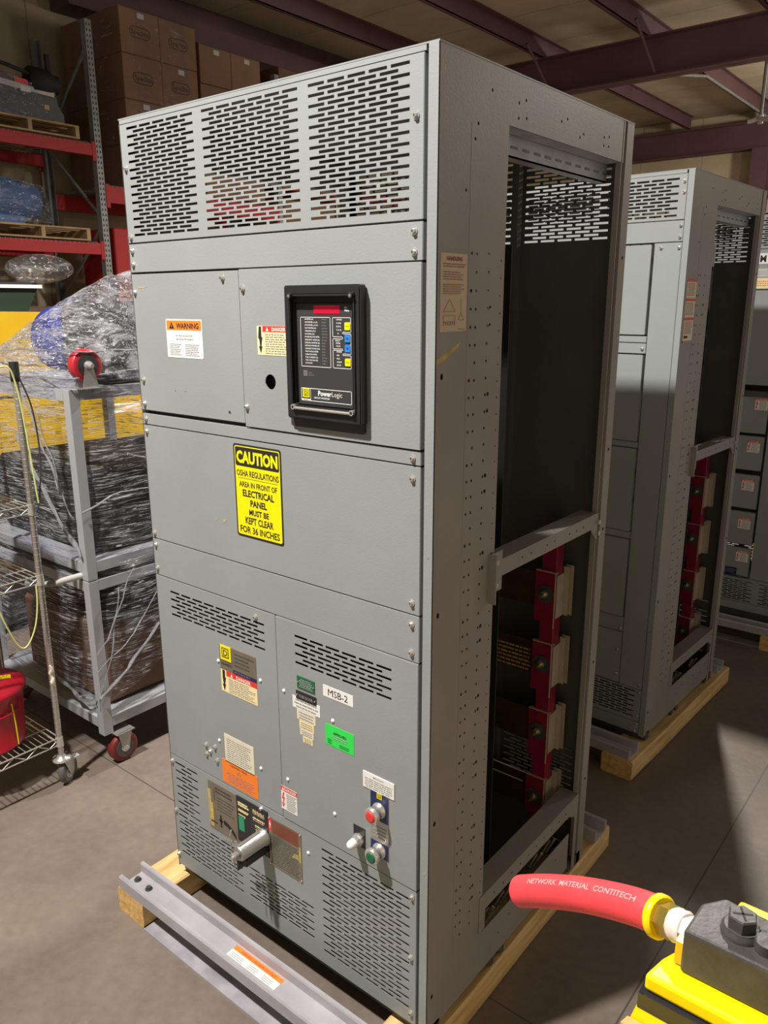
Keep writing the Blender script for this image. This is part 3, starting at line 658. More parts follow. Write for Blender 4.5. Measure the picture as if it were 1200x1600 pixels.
    outline([(.64,.38),(.93,.38),(.93,.505),(.80,.505),(.80,.55),(.64,.55)])
    nm = ['AMMETER (A)','VOLTMETER, L-L (V)','VOLTMETER, L-N (V)','WATTMETER (W)','VARMETER (VAr)','VA METER (VA)','POWER FACTOR METER','FREQUENCY METER (Hz)','DEMAND AMMETER (A)','DEMAND POWER (W)','DEMAND POWER (VA)','WATTHOUR METER','VARHOUR METER','THD, CURRENT (%)','THD, VOLTAGE (%)','K-FACTOR']
    rt = ['(3-Phase)','(3-Phase)','(3-Phase)','(3-Ph Tot)','(3-Ph Tot)','(3-Ph Tot)','(3-Ph Tot)','(A, Freq)','(Peak)','(Peak)','(Peak)','(3-Ph)','(3-Ph)','(3-Phase)','(3-Phase)','(3-Ph)']
    for i, t in enumerate(nm):
        v = .835 - i*.0285; text(fc, G, t, X(.17), X(.42), Z(v), Z(.0145), WHT, .0005, .012, 'L'); text(fc, G, rt[i], X(.46), X(.585), Z(v), Z(.0125), INK, .0005, .0, 'L')
    for t, v, a in (('3-PHASE',.835,.70),('A (A-B)',.803,.70),('B (B-C)',.771,.70),('C (C-A)',.739,.70),('N',.705,.72),('SELECT',.637,.68),('METER',.612,.69),('VALUE',.585,.69),('METERS',.53,.70),('MIN',.497,.70),('MAX',.465,.70),('ALARM',.433,.70),('SETUP',.402,.70)):
        text(fc, G, t, X(a), X(a+.10), Z(v), Z(.0145), WHT, .0005, .012, 'L')
    fc_o = fc.build('meter_face', m_o, label='printed face with red window and coloured keys')
    logo = lambda mb, G_, u, v, s_: (mb.slab(G_, u, u+s_, v, v+s_, 0, .0006, YELL), mb.slab(G_, u+s_*.14, u+s_*.86, v+s_*.14, v+s_*.86, 0, .0008, BLKM), mb.slab(G_, u+s_*.22, u+s_*.78, v+s_*.22, v+s_*.78, 0, .0010, YELL), text(mb, G_, 'D', u+s_*.3, u+s_*.74, v+s_*.28, s_*.46, BLKM, .0012, .02))
    # keys, logo plate live in one raised keypad mesh of the face
    kp = MB()
    for a, v, c in ((.84,.745,YELL),(.84,.632,BLU),(.84,.537,BLU),(.84,.405,YELL)): kp.rrect(G, X(a), X(a+.085), Z(v), Z(v+.072), .002, 0, .0022, c)
    K = Face(G(0,0,.0022), G.U, G.V, G.N)
    text(kp, K, 'PHASE', X(.85), X(.915), Z(.775), Z(.012), BLKM, .0004); text(kp, K, 'MODE', X(.85), X(.915), Z(.435), Z(.012), BLKM, .0004)
    kp.prism(K, [(X(.865),Z(.66)),(X(.90),Z(.66)),(X(.8825),Z(.68))], 0, .0004, NAVY); kp.prism(K, [(X(.865),Z(.58)),(X(.8825),Z(.56)),(X(.90),Z(.58))], 0, .0004, NAVY)
    outline2 = [(.08,.035),(.93,.035),(.93,.16),(.08,.16)]
    for (a, b), (c, e) in zip(outline2, outline2[1:]+outline2[:1]): kp.slab(G, X(min(a,c))-.0006, X(max(a,c))+.0006, Z(min(b,e))-.0006, Z(max(b,e))+.0006, 0, .0005, WHT)
    kp.slab(G, X(.24), X(.245), Z(.035), Z(.16), 0, .0005, WHT); kp.slab(G, X(.08), X(.24), Z(.035), Z(.052), 0, .0005, WHT)
    logo(kp, G, X(.105), Z(.068), X(.115))
    text(kp, G, 'SQUARE D', X(.095), X(.225), Z(.039), Z(.009), GRNDK, .0007)
    text(kp, G, 'Power', X(.28), X(.60), Z(.095), Z(.050), WHT, .0006, .030, 'R'); text(kp, G, 'Logic', X(.607), X(.88), Z(.095), Z(.050), WHT, .0006, -.008, 'L')
    text(kp, G, 'CIRCUIT MONITOR', X(.30), X(.60), Z(.062), Z(.018), WHT, .0006, .015, 'L')
    for a, b in ((.13,.315),(.165,.315),(.13,.285),(.165,.285)):
        kp.punched(G, rr_pts(X(a),X(a+.028),Z(b),Z(b+.022),.001,2), [rr_pts(X(a+.005),X(a+.023),Z(b+.004),Z(b+.018),.0008,2)], 0, .0005, INK)
    text(kp, G, 'Optical', X(.21), X(.28), Z(.312), Z(.012), INK, .0005); text(kp, G, 'Comm Port', X(.21), X(.32), Z(.29), Z(.012), INK, .0005)
    kp.build('keypad', m_o, label='yellow and blue keys and the maker plate')
    mb = MB(); mb.tube([(x0+.026,-0.032,z0+.026), (x1-.022,-0.032,z0+.026)], 0.0035, CHROME, 8)
    mb.build('clamp_bar', m_o, label='bright metal bar across the foot of the meter')
    for a, b in ((x0+.026,z0+.028),(x1-.022,z0+.028),(x0+.024,z1-.023),(x1-.021,z1-.023)):
        mb = MB(); c = BLKM if b > 1.9 else CHROME; mb.cyl((a,-0.026,b), (a,-0.035,b), 0.0065, c, 10); mb.cyl((a,-0.035,b), (a,-0.0355,b), 0.0035, ALU if b > 1.9 else BLKM, 6); mb.build('corner_screw', m_o)
    # CAUTION sign
    def d(mb, G, w_, h_):
        K = Face(G(0,0,.0003), G.U, G.V, G.N)
        mb.rrect(G, .005, w_-.005, .006, h_-.005, .006, 0, .0003, YELL)
        mb.rrect(K, .0075, w_-.0075, h_-.058, h_-.0075, .005, 0, .0003, BLKM)
        K2 = Face(G(0,0,.0006), G.U, G.V, G.N)
        text(mb, K2, 'CAUTION', .012, w_-.012, h_-.048, .031, YELL, .0004, .045)
        mb.slab(K, .014, w_-.014, h_-.0905, h_-.0895, 0, .0003, BLKM)
        for t, v, s_, a, bo in (('OSHA REGULATIONS',h_-.084,.0165,.010,.02),('AREA IN FRONT OF',h_-.113,.0150,.018,.02),('ELECTRICAL',h_-.138,.0185,.030,.03),('PANEL',h_-.163,.0175,.058,.035),('MUST BE',h_-.187,.0155,.052,.03),('KEPT CLEAR',h_-.212,.0185,.036,.025),('FOR 36 INCHES',h_-.238,.0185,.014,.02)):
            text(mb, K, t, a, w_-a, v, s_, BLKM, .0004, bo)
    sticker(P['bl'], 'caution_sign', F, 0.397, 0.576, 1.375, 1.626, BLKM, d, 'yellow and black sign reading CAUTION', r=0.008)
    for x, z, l in ((0.336,1.404,.010),(0.307,1.402,.005)):
        mb = MB(); mb.prism(F, [(x,z),(x+l,z-.004),(x+l*1.3,z+.003),(x+l*.6,z+.005)], 0, .0005, TAPE); mb.build('tape_residue', P['bl'])
    mb = MB(); mb.prism(F, [(0.02,2.024),(0.035,2.020),(0.055,2.021),(0.07,2.023),(0.05,2.0235),(0.035,2.0225)], 0, .0005, TAPE); mb.build('tape_residue', P['ld'])
    # Square D nameplate + DANGER + labels on the left vented door
    def d(mb, G, w_, h_):
        logo(mb, G, .004, h_*.40, w_*.30); mb.slab(G, .002, w_*.33, h_*.36, h_*.98, 0, .0002, NAVY); logo(mb, Face(G(0,0,.0003),G.U,G.V,G.N), .005, h_*.44, w_*.27)
        text(mb, G, 'SQUARE D', .004, w_*.32, h_*.20, h_*.09, NAVY, .0004, .02)
        mb.slab(G, w_*.36, w_, 0, h_*.15, 0, .0003, NAVY); words(mb, Face(G(0,0,.0003),G.U,G.V,G.N), w_*.4, w_*.96, h_*.04, h_*.12, 1, PLATE, fill=.5)
        words(mb, G, w_*.42, w_*.95, h_*.30, h_*.90, 4, DGREY, fill=.3, ragged=.5)
    sticker(P['lv'], 'nameplate', F, 0.289, 0.445, 0.948, 1.026, PLATE, d, 'metal nameplate with a yellow square logo', th=.0012)
    def d(mb, G, w_, h_):
        mb.slab(G, w_*.16, w_, h_*.76, h_, 0, .0003, REDP); K = Face(G(0,0,.0003), G.U, G.V, G.N)
        mb.prism(K, [(w_*.28,h_*.79),(w_*.34,h_*.79),(w_*.31,h_*.95)], 0, .0003, WHT); text(mb, K, 'DANGER', w_*.36, w_*.92, h_*.79, h_*.16, WHT, .0004, .02)
        mb.prism(G, [(w_*a, h_*b) for a, b in ((.05,.98),(.12,.98),(.12,.66),(.14,.66),(.11,.34),(.13,.34),(.09,.04),(.04,.34),(.07,.34),(.05,.6))], 0, .0004, BLKM)
        words(mb, G, w_*.22, w_*.96, h_*.06, h_*.72, 8, INK, fill=.4)
    sticker(P['lv'], 'danger_label', F, 0.289, 0.445, 0.877, 0.947, LYEL, d, 'cream label with a red band reading DANGER')
    sticker(P['lv'], 'instruction_label', F, 0.286, 0.416, 0.640, 0.734, CREAM, lambda mb, G, w_, h_: words(mb, G, w_*.08, w_*.92, h_*.08, h_*.9, 11, INK, fill=.3, ragged=.2), 'plain cream label of small print')
    def d(mb, G, w_, h_):
        text(mb, G, 'CAUTION / READ', w_*.2, w_*.75, h_*.82, h_*.09, BLKM, .0004); mb.punched(G, [(w_*.42,h_*.6),(w_*.54,h_*.6),(w_*.48,h_*.78)], [[(w_*.45,h_*.62),(w_*.51,h_*.62),(w_*.48,h_*.73)]], 0, .0004, INKR)
        words(mb, G, w_*.12, w_*.9, h_*.10, h_*.55, 6, INKR, fill=.35, ragged=.2, center=True)
    sticker(P['lv'], 'orange_label', F, 0.268, 0.428, 0.565, 0.643, ORNG, d, 'orange label of small print')
    # fuse door labels
    D4 = Face((0,-0.002,0), (1,0,0), (0,0,1), (0,-1,0))
    def d(mb, G, w_, h_):
        words(mb, G, w_*.12, w_*.9, h_*.12, h_*.86, 5, INK, fill=.35, ragged=.3, center=True); [mb.cyl(G(a,h_*.5,0), G(a,h_*.5,.002), .002, CHROME, 8) for a in (w_*.05, w_*.95)]
    sticker(P['rv'], 'green_tag', D4, 0.609, 0.673, 0.991, 1.026, GRND, d, 'small dark green tag', th=.002)
    def d(mb, G, w_, h_):
        text(mb, G, 'FUSE DOOR', w_*.16, w_*.84, h_*.30, h_*.36, INK, .0004, .01); [mb.cyl(G(a,h_*.5,0), G(a,h_*.5,.002), .0022, CHROME, 8) for a in (w_*.06, w_*.94)]
    sticker(P['rv'], 'door_nameplate', D4, 0.604, 0.678, 0.958, 0.982, BLK, d, 'small black tag reading FUSE DOOR', th=.002)
    def d(mb, G, w_, h_):
        text(mb, G, 'MSB - 2' if 0 else 'MSB-2', w_*.05, w_*.95, h_*.20, h_*.62, BLKM, .0004, .0)
    sticker(P['rv'], 'board_label', D4, 0.703, 0.806, 0.9985, 1.030, WHT, d, 'white label reading MSB-2')
    for k, (a, b, c, e, m_) in enumerate(((.589,.690,.928,.962,WHT),(.604,.673,.897,.927,CREAM),(.612,.666,.873,.896,LYEL),(.614,.664,.852,.872,CREAM),(.624,.660,.833,.851,LYEL))):
        sticker(P['rv'], 'paper_label', D4, a, b, c, e, m_, lambda mb, G, w_, h_: words(mb, G, w_*.06, w_*.94, h_*.08, h_*.92, 3, INK, fill=.35, ragged=.2, center=True))
    def d(mb, G, w_, h_):
        text(mb, G, 'APPROVED', w_*.28, w_*.74, h_*.60, h_*.13, BLKM, .0004, .02); words(mb, G, w_*.25, w_*.78, h_*.36, h_*.58, 2, INK, fill=.4, center=True); words(mb, G, w_*.08, w_*.25, h_*.08, h_*.34, 3, GRND, fill=.35); words(mb, G, w_*.5, w_*.92, h_*.08, h_*.26, 2, GRND, fill=.35)
    sticker(P['rv'], 'approval_sticker', D4, 0.708, 0.807, 0.861, 0.921, GRNL, d, 'bright green approval sticker')
    sticker(P['rv'], 'danger_label', D4, 0.529, 0.592, 0.586, 0.660, WHT, lambda mb, G, w_, h_: danger(mb, G, w_, h_), 'white label with a red band reading DANGER')
    def d(mb, G, w_, h_):
        text(mb, G, 'IMPORTANT', w_*.3, w_*.7, h_*.78, h_*.10, INK, .0004, .01); words(mb, G, w_*.06, w_*.94, h_*.08, h_*.72, 5, INK, fill=.35, center=True, ragged=.1)
    sticker(P['rv'], 'notice_label', D4, 0.837, 0.938, 0.789, 0.834, WHT, d, 'white notice reading IMPORTANT', th=.0022)
    # push-button strip
    mb = MB(); mb.slab(D4, 0.861, 0.920, 0.598, 0.800, 0, .0010, ALU); G = Face(D4(0,0,.001), D4.U, D4.V, D4.N)
    mb.slab(G, 0.861, 0.919, 0.708, 0.800, 0, .0003, NAVY); mb.slab(G, 0.861, 0.919, 0.600, 0.645, 0, .0003, NAVY); logo(mb, Face(G(0,0,.0003),G.U,G.V,G.N), 0.882, 0.772, 0.016)
    words(mb, G, 0.868, 0.912, 0.655, 0.695, 4, INK, fill=.3)
    st = mb.build('button_plate', P['rv'], label='aluminium button strip with dark blue ends')
    for z, c, nme in ((0.7400, REDP, 'red push button in a chrome bezel'), (0.6210, GRND, 'green push button in a chrome bezel')):
        mb = MB(); mb.lathe((0.890,-0.003,z), (0,-1,0), [(0,.021),(.004,.021),(.005,.018),(.020,.018),(.022,.0215),(.034,.0215),(.036,.019)], CHROME, 24)
        mb.lathe((0.890,-0.038,z), (0,-1,0), [(0,.0150),(.003,.0145),(.004,.010)], c, 20); mb.build('push_button', st, label=nme)
    mb = MB(); mb.slab(D4, 0.802, 0.842, 0.600, 0.660, 0, .0015, BLK); mb.lathe((0.820,-0.0035,0.622), (0,-1,0), [(0,.018),(.006,.018),(.006,.0145),(.020,.0145)], CHROME, 8, False); mb.lathe((0.820,-0.0235,0.622), (0,-1,0), [(0,.0125),(.010,.0125),(.017,.0105),(.021,.006),(.0225,.001)], WHT, 18)
    mb.build('pilot_lamp', P['rv'], label='white pilot lamp on a black plate')
    # handle mechanism on the bottom panel
    def d(mb, G, w_, h_):
        words(mb, G, w_*.25, w_*.85, h_*.80, h_*.94, 2, DGREY, fill=.5, ragged=.1); words(mb, G, w_*.3, w_*.92, h_*.45, h_*.76, 5, DGREY, fill=.28)
        mb.slab(G, w_*.2, w_*.22, h_*.62, h_*.88, 0, .0004, DGREY); mb.slab(G, w_*.38, w_*.43, h_*.12, h_*.38, 0, .0004, BLKM); mb.slab(G, w_*.34, w_*.47, h_*.24, h_*.28, 0, .0004, BLKM)
        n = 10; arc = [(w_*(.50+.42*t), h_*(.27-.02*t-.16*t*t)) for t in [i/n for i in range(n+1)]]
        mb.prism(G, [(a, b+h_*.045) for a, b in arc] + [(a, b-h_*.045) for a, b in arc[::-1]], 0, .0004, BLKM); words(mb, G, w_*.05, w_*.3, h_*.12, h_*.2, 1, DGREY, fill=.5)
    lp = sticker(P['bt'], 'handle_plate', F, 0.191, 0.328, 0.366, 0.537, PLATE, d, 'brushed instruction plate with a curved black arrow', th=.0014)
    mb = MB(); mb.slab(F, 0.189, 0.203, 0.385, 0.505, .0014, .0018, TAPE); mb.slab(F, 0.196, 0.212, 0.375, 0.46, .0018, .0021, TAPE); mb.build('old_tape', lp)
    def d(mb, G, w_, h_):
        for a, b, c, e in ((.06,.42,.80,.90),(.06,.42,.68,.74),(.54,.92,.80,.92),(.54,.92,.66,.74),(.06,.30,.56,.62),(.60,.9,.52,.58),(.62,.88,.44,.49)): words(mb, G, w_*a, w_*b, h_*c, h_*e, 2, LYEL, fill=.6, ragged=.15, wl=.25)
        mb.slab(G, w_*.05, w_*.26, h_*.25, h_*.60, .0003, .0007, GRND); mb.slab(G, w_*.07, w_*.24, h_*.27, h_*.58, .0006, .0010, mat('tag_green', (0.02,0.30,0.14), .4)); words(mb, G, w_*.48, w_*.96, h_*.30, h_*.95, 9, DGREY, fill=.3)
    hb = sticker(P['bt'], 'handle_base', F, 0.328, 0.465, 0.385, 0.540, BLK, d, 'black printed operating plate', th=.004)
    def d(mb, G, w_, h_):
        mb.slab(G, 0, w_*.10, h_*.72, h_*.98, 0, .0004, REDP); mb.prism(Face(G(0,0,.0004),G.U,G.V,G.N), [(w_*.06,h_*.94),(w_*.075,h_*.86),(w_*.09,h_*.87),(w_*.045,h_*.75),(w_*.05,h_*.84),(w_*.03,h_*.83)], 0, .0003, WHT)
        mb.slab(G, w_*.11, w_*.92, h_*.70, h_*.97, 0, .0003, mat('faded_red_print', (.30,.10,.06), .45, .5)); words(mb, G, w_*.06, w_*.94, h_*.05, h_*.66, 15, DGREY, fill=.28, ragged=.1)
        for a, b in ((.03,.97),(.97,.97),(.03,.03),(.97,.03)): mb.cyl(G(w_*a,h_*b,0), G(w_*a,h_*b,.002), .003, CHROME, 8)
        mb.prism(G, [(w_*.92,h_*.42),(w_*.99,h_*.40),(w_*.98,h_*.70),(w_*.94,h_*.72)], 0, .0006, TAPE); mb.prism(G, [(w_*.70,h_*.42),(w_*.92,h_*.45),(w_*.90,h_*.52),(w_*.78,h_*.52)], 0, .0006, TAPE)
    sticker(P['bt'], 'rating_plate', F, 0.466, 0.601, 0.366, 0.530, PLATE, d, 'brushed rating plate with reddish heading', th=.0016)
    mb = MB(); mb.lathe((0.448,-0.004,0.452), (0,-1,0), [(0,.027),(.006,.028),(.010,.0245),(.095,.0235),(.100,.021)], ALU, 24)
    mb.box(0.4455, 0.4505, -0.100, -0.02, 0.470, 0.4785, ALU); mb.bevbox(0.4375, 0.4585, -0.124, -0.1045, 0.441, 0.462, ALU, .003); mb.lathe((0.448,-0.124,0.452), (0,-1,0), [(0,.006),(.004,.006)], CHROME, 12)
    mb.build('operating_handle', hb, label='cast aluminium handle stub')
    mb = MB(); mb.bevbox(0.434, 0.462, -0.088, -0.004, 0.402, 0.4275, BLK, .002); mb.box(0.4315, 0.4345, -0.098, -0.030, 0.385, 0.425, DGREY); mb.cyl((0.4335,-0.088,0.398), (0.429,-0.088,0.398), .006, CHROME, 10)
    mb.build('handle_bracket', hb, label='black bracket below the handle')
    mb = MB(); mb.tube([(0.400,-0.085,0.500),(0.404,-0.095,0.490),(0.410,-0.098,0.470),(0.412,-0.095,0.43),(0.413,-0.09,0.38)], .0018, ALU, 6); mb.cyl((0.372,-0.085,0.452), (0.418,-0.085,0.466), .0042, ALU, 8); mb.build('hasp_wire', hb, label='thin bent wire and pin beside the handle')
    # HANDLING label on the side sheet
    SF = Face((W,0,0), (0,1,0), (0,0,1), (1,0,0))
    def d(mb, G, w_, h_):
        text(mb, G, 'HANDLING', w_*.18, w_*.84, h_*.91, h_*.052, MAROON, .0004, .04); words(mb, G, w_*.10, w_*.95, h_*.82, h_*.88, 2, INKR, fill=.5, ragged=.1, wl=.1)
        words(mb, G, w_*.10, w_*.85, h_*.66, h_*.78, 4, INKR, fill=.45, wl=.1); words(mb, G, w_*.10, w_*.90, h_*.48, h_*.62, 5, INKR, fill=.45, wl=.1)
        for a, b, c, e in ((.12,.26,.34,.42),(.34,.42,.56,.26),(.12,.26,.56,.26),(.12,.21,.56,.21),(.12,.13,.56,.13),(.12,.21,.12,.13),(.56,.21,.56,.13),(.78,.43,.78,.24),(.78,.24,.68,.15),(.78,.24,.90,.15),(.68,.15,.90,.15)):
            mb.tube([G(w_*a,h_*b,.0006), G(w_*c,h_*e,.0006)], .0004, INKR, 4)
        for a in (.12,.28,.44): mb.punched(G, [(w_*a,h_*.085),(w_*(a+.12),h_*.085),(w_*(a+.12),h_*.128),(w_*a,h_*.128)], [circ(w_*(a+.06),h_*.106,w_*.03,8)], 0, .0004, INKR)
        words(mb, G, w_*.7, w_*.95, h_*.02, h_*.04, 1, INK, fill=.5)
    sticker(r, 'handling_label', SF, 0.013, 0.110, 1.921, 2.076, MANILA, d, 'tan paper label headed HANDLING')
    mb = MB(); mb.prism(SF, [(0.003,1.865),(0.03,1.875),(0.075,1.893),(0.09,1.90),(0.085,1.89),(0.03,1.862),(0.003,1.852)], 0, .0004, TAPE); mb.build('tape_residue', r)

root1 = thing('switchboard_cabinet', (0,0,FL), 'grey open-sided electrical switchboard cabinet labelled MSB-2, nearest the camera', 'electrical cabinet', 'open-sided switchboard cabinets')
frame(root1, 0.930); front_main(root1)

# second cabinet, further back to the right
th2 = math.radians(-2.4); B2 = Vector((0.928, 1.786, 0)) - Vector((math.cos(th2), math.sin(th2), 0))*W
root2 = thing('switchboard_cabinet', (B2.x, B2.y, FL), 'open-sided grey cabinet behind the MSB-2 one, red-headed danger notices on its side', 'electrical cabinet', 'open-sided switchboard cabinets', th2, LB)
frame(root2, 0.850)
def front_second(r):
    g = []
    for a, b, n in ((0.033, 0.309, 5), (0.343, 0.668, 6), (0.703, 0.985, 5)): g += rows_of_slots(a, b, 2.288, 2.424, n, 11, 0.0075)
    P = [panel(r, 'louvre_panel', 0, 1.015, 2.277, 2.437, slots=g), panel(r, 'filler_strip', 0, 1.015, 2.199, 2.274)]
    side = panel(r, 'side_cover', 0.9095, 1.015, 0.342, 2.196)
    for z0, z1 in ((1.853,2.192),(1.427,1.775),(1.044,1.397),(0.658,1.008)):
        for a, b in ((0.70, 0.9005), (0.35, 0.69)):
            panel(r, 'breaker_door', a, b, z0, z1, d=0.024, y=-0.006)
    for z0, z1 in ((1.823,1.848),(1.780,1.820),(1.40,1.424),(1.011,1.041),(0.587,0.655)): panel(r, 'filler_strip', 0.35, 0.907, z0, z1)
    panel(r, 'cover_plate', 0.35, 0.907, 0.345, 0.584)
    g = []
    for a, b, n in ((0.033, 0.309, 5), (0.343, 0.668, 6), (0.703, 0.984, 5)): g += rows_of_slots(a, b, 0.205, 0.332, n, 11, 0.006)
    panel(r, 'bottom_louvre_panel', 0, 1.015, 0.186, 0.340, slots=g); bs = panel(r, 'filler_strip', 0, 1.015, 0.130, 0.184)
    panel(r, 'cover_plate', 0, 0.345, 0.342, 2.196)
    for p, pts in ((P[0], ((1.004,2.411),(1.005,2.373))), (P[1], ((1.004,2.256),(1.004,2.215))), (side, ((0.935,2.179),(1.004,2.177),(1.002,0.36)))):
        for x, z in pts: fastener('s', p, x, z)
    for x, z in ((0.892,1.799),(0.894,0.600)): fastener('s', side, x, z)
    for x, z in ((0.888,0.499),(0.89,0.384)): fastener('s', side, x, z)
    for x, z in ((1.002,0.327),(1.002,0.211),(1.0,0.173),(0.997,0.14)): fastener('s', bs, x, z)
    SF = Face((W,0,0), (0,1,0), (0,0,1), (1,0,0))
    def d(mb, G, w_, h_):
        for k in range(3):
            t = h_*(1-.31*k); mb.slab(G, 0, w_, t-h_*.045, t, 0, .0004, REDP); words(mb, G, w_*.08, w_*.92, t-h_*.27, t-h_*.06, 9, INKR, fill=.4, ragged=.15)
        words(mb, G, w_*.1, w_*.5, h_*.03, h_*.08, 1, BLKM, fill=.8)
    sticker(r, 'danger_label', SF, 0.022, 0.116, 1.832, 2.064, CREAM, d, 'cream strip of three red-headed danger notices')
    mb = MB(); mb.slab(SF, 0.262, 0.285, 2.115, 2.20, -0.003, 0.0, GREYB); mb.build('side_tab', r)
front_second(root2)

# third cabinet, mostly hidden behind the second
root3 = thing('switchboard_cabinet', (0.30, 3.5, FL), 'grey cabinet at the right edge with a column of small drawers carrying danger labels', 'electrical cabinet', None, 0.0, (0.30, 3.5, FL))
def third(r):
    x0, x1, y0, y1 = 0.30, 1.90, 3.5, 4.35
    FF = Face((0, y0, 0), (1,0,0), (0,0,1), (0,-1,0))
    def pan(name, a, b, c, d_, y=0.0, slots=None, label=None): return panel(r, name, a, b, c, d_, y=y0+y, slots=slots, d=0.02)
    def sl(z0, z1, rows, h):
        out = []
        for k in range(5): out += rows_of_slots(x0+0.03+k*0.31, x0+0.30+k*0.31, z0, z1, 5, rows, h)
        return out
    pan('louvre_panel', x0, x1, 2.26, 2.437, slots=sl(2.275, 2.42, 13, .006)); pan('filler_strip', x0, x1, 2.045, 2.257)
    pan('upper_cover', x0, 0.885, 1.52, 2.04)
    pan('tall_cover', 0.892, x1, 0.37, 2.04)
    lab = ((1.246,1.455),(1.03,1.228),(0.80,1.000),(0.58,0.777))
    for k, (a, b) in enumerate(lab + ((0.385,0.555),)):
        dr = pan('breaker_door', 0.60, 0.880, a, b, y=-0.006)
        F3 = Face((0, y0-0.006, 0), (1,0,0), (0,0,1), (0,-1,0))
        u = (0.809, 0.793, 0.787, 0.792, 0.802)[k]; v = (1.449,1.202,0.975,0.742,0.539)[k]
        sticker(dr, 'danger_label', F3, u, u+0.068, v-0.067, v, WHT, lambda mb, G, w_, h_: danger(mb, G, w_, h_))
        if k == 4: sticker(dr, 'blue_label', F3, 0.749, 0.815, 0.386, 0.428, NAVY, lambda mb, G, w_, h_: words(mb, G, w_*.1, w_*.9, h_*.2, h_*.8, 3, INK, fill=.3), 'dark blue label')
    mb = MB(); mb.box(0.60, 0.885, y0-0.02, y0, 1.458, 1.488, DGREY); mb.build('door_lintel', r)
    pan('bottom_louvre_panel', x0, x1, 0.215, 0.367, slots=sl(0.225, 0.352, 11, .0065)); pan('filler_strip', x0, x1, 0.165, 0.212)
    def d(mb, G, w_, h_): text(mb, G, 'M', w_*.08, w_*.42, h_*.18, h_*.64, BLKM, .0004, .03)
    sticker(r, 'board_label', FF, 0.738, 0.83, 2.180, 2.236, WHT, d, 'white label with a black capital M')
    sticker(r, 'yellow_label', FF, 0.730, 0.86, 2.05, 2.105, LYEL, lambda mb, G, w_, h_: words(mb, G, w_*.1, w_*.9, h_*.2, h_*.8, 3, REDP, fill=.3), 'pale yellow label')
    sticker(r, 'grey_label', FF, 0.730, 0.86, 2.112, 2.155, PIPE, lambda mb, G, w_, h_: words(mb, G, w_*.1, w_*.9, h_*.2, h_*.8, 3, INK, fill=.3), 'pale grey label')
    mb = MB(); mb.box(x0, x0+.003, y0+.02, y1, 0.165, H, GREYB); mb.box(x1-.003, x1, y0+.02, y1, 0.165, H, GREYB); mb.box(x0, x1, y0, y1, H-.004, H, GREYB); mb.build('side_panel', r)
    mb = MB(); mb.slotted(Face((0,y1,0),(1,0,0),(0,0,1),(0,1,0)), x0, x1, 0.14, 2.44, 0, .003, sl(0.225,0.352,11,.0065), INNER); mb.build('back_cover', r)
    mb = MB(); mb.box(x0, x1, y0+.01, y1, FL-.035, 0.165, DGREY); mb.build('base_frame', r)
third(root3)

# ------------------------------------------------------------------ shipping skids: timbers, channels, flat bars
def timber(name, x0, x1, y0, y1, rz, loc, label, group=None, rounded=False):
    mb = MB(); pr = [(0,0),(x1-x0,0)]
    G = Face((0,0,0), (1,0,0), (0,0,1), (0,-1,0)); b = 0.006; w_, h_ = x1-x0, 0.09
    pts = [(b,0),(w_-b,0),(w_,b),(w_,h_-b),(w_-b,h_),(b,h_),(0,h_-b),(0,b)]
    L_ = y1-y0; n = 8
    vs = []; 
    for k in range(n+1):
        t = k/n; y = L_*t; 
        for u, v in pts:
            q = 1.0
            if rounded and t > 0.93: 
                v = min(v, h_*(0.55 if u > w_*0.5 else 0.95)); 
            vs.append((u + 0.0015*math.sin(y*9+u*30), y, v))
    m_ = len(pts); fs = [(k*m_+i, k*m_+(i+1)%m_, (k+1)*m_+(i+1)%m_, (k+1)*m_+i) for k in range(n) for i in range(m_)]
    mb.add(vs, fs, WOOD); mb.add(vs[:m_], [tuple(range(m_))], WOODX); mb.add(vs[-m_:], [tuple(range(m_))[::-1]], WOODX)
    o = mb.build(name); o.location = loc; o.rotation_euler = (0,0,rz); tag(o, label, 'timber', group); return o
def channel(x0, x1, y0, y1, loc, rz, label, group, bolts=()):
    """steel channel lying open side up"""
    mb = MB(); w_ = y1-y0; t = 0.0065; h_ = 0.045
    prof = [(0,0),(w_,0),(w_,h_-.006),(w_-.004,h_),(w_-.013,h_),(w_-.016,h_-.005),(w_-.0155,t+.004),(w_-.020,t),(.020,t),(.0155,t+.004),(.016,h_-.005),(.013,h_),(.004,h_),(0,h_-.006)]
    G = Face((x0,0,0), (0,1,0), (0,0,1), (-1,0,0)); mb.prism(G, prof, -(x1-x0), 0, CHAN)
    o = mb.build('steel_channel', bevel=0); o.location = loc; o.rotation_euler = (0,0,rz); tag(o, label, 'steel channel', group)
    BASE[o.name] = (0,0,0)
    for a, b in bolts:
        m2 = MB(); m2.cyl((a,b,t), (a,b,t+.0025), .0125, DGREY, 14); m2.cyl((a,b,t+.0025), (a,b,t+.010), .0085, DGREY, 6, smooth=False); m2.build('bolt', o)
    return o
timber('skid_timber', 0, .142, -.17, 1.16, 0, (-.113,-.17,0), 'pine skid timber under the left side of the MSB-2 cabinet', 'pine skid timbers')
timber('skid_timber', 0, .142, -.17, 1.16, 0, (.905,-.17,0), 'long pine skid timber under the open right side of the MSB-2 cabinet', 'pine skid timbers')
ch = channel(-.10, 1.14, -.17, -.07, (0,-.17,.09), 0, 'bare steel channel in front of the MSB-2 cabinet, with an orange and white label', 'skid channels', ((-.076,.055),(-.011,.053)))
G = Face((0.40, 0.028, 0.0066), (1,0.0,0), (0,1,0), (0,0,1))
mb = MB(); pts = lambda a, b, c, e: [(a,b),(c,b),(c,e),(a,e)]
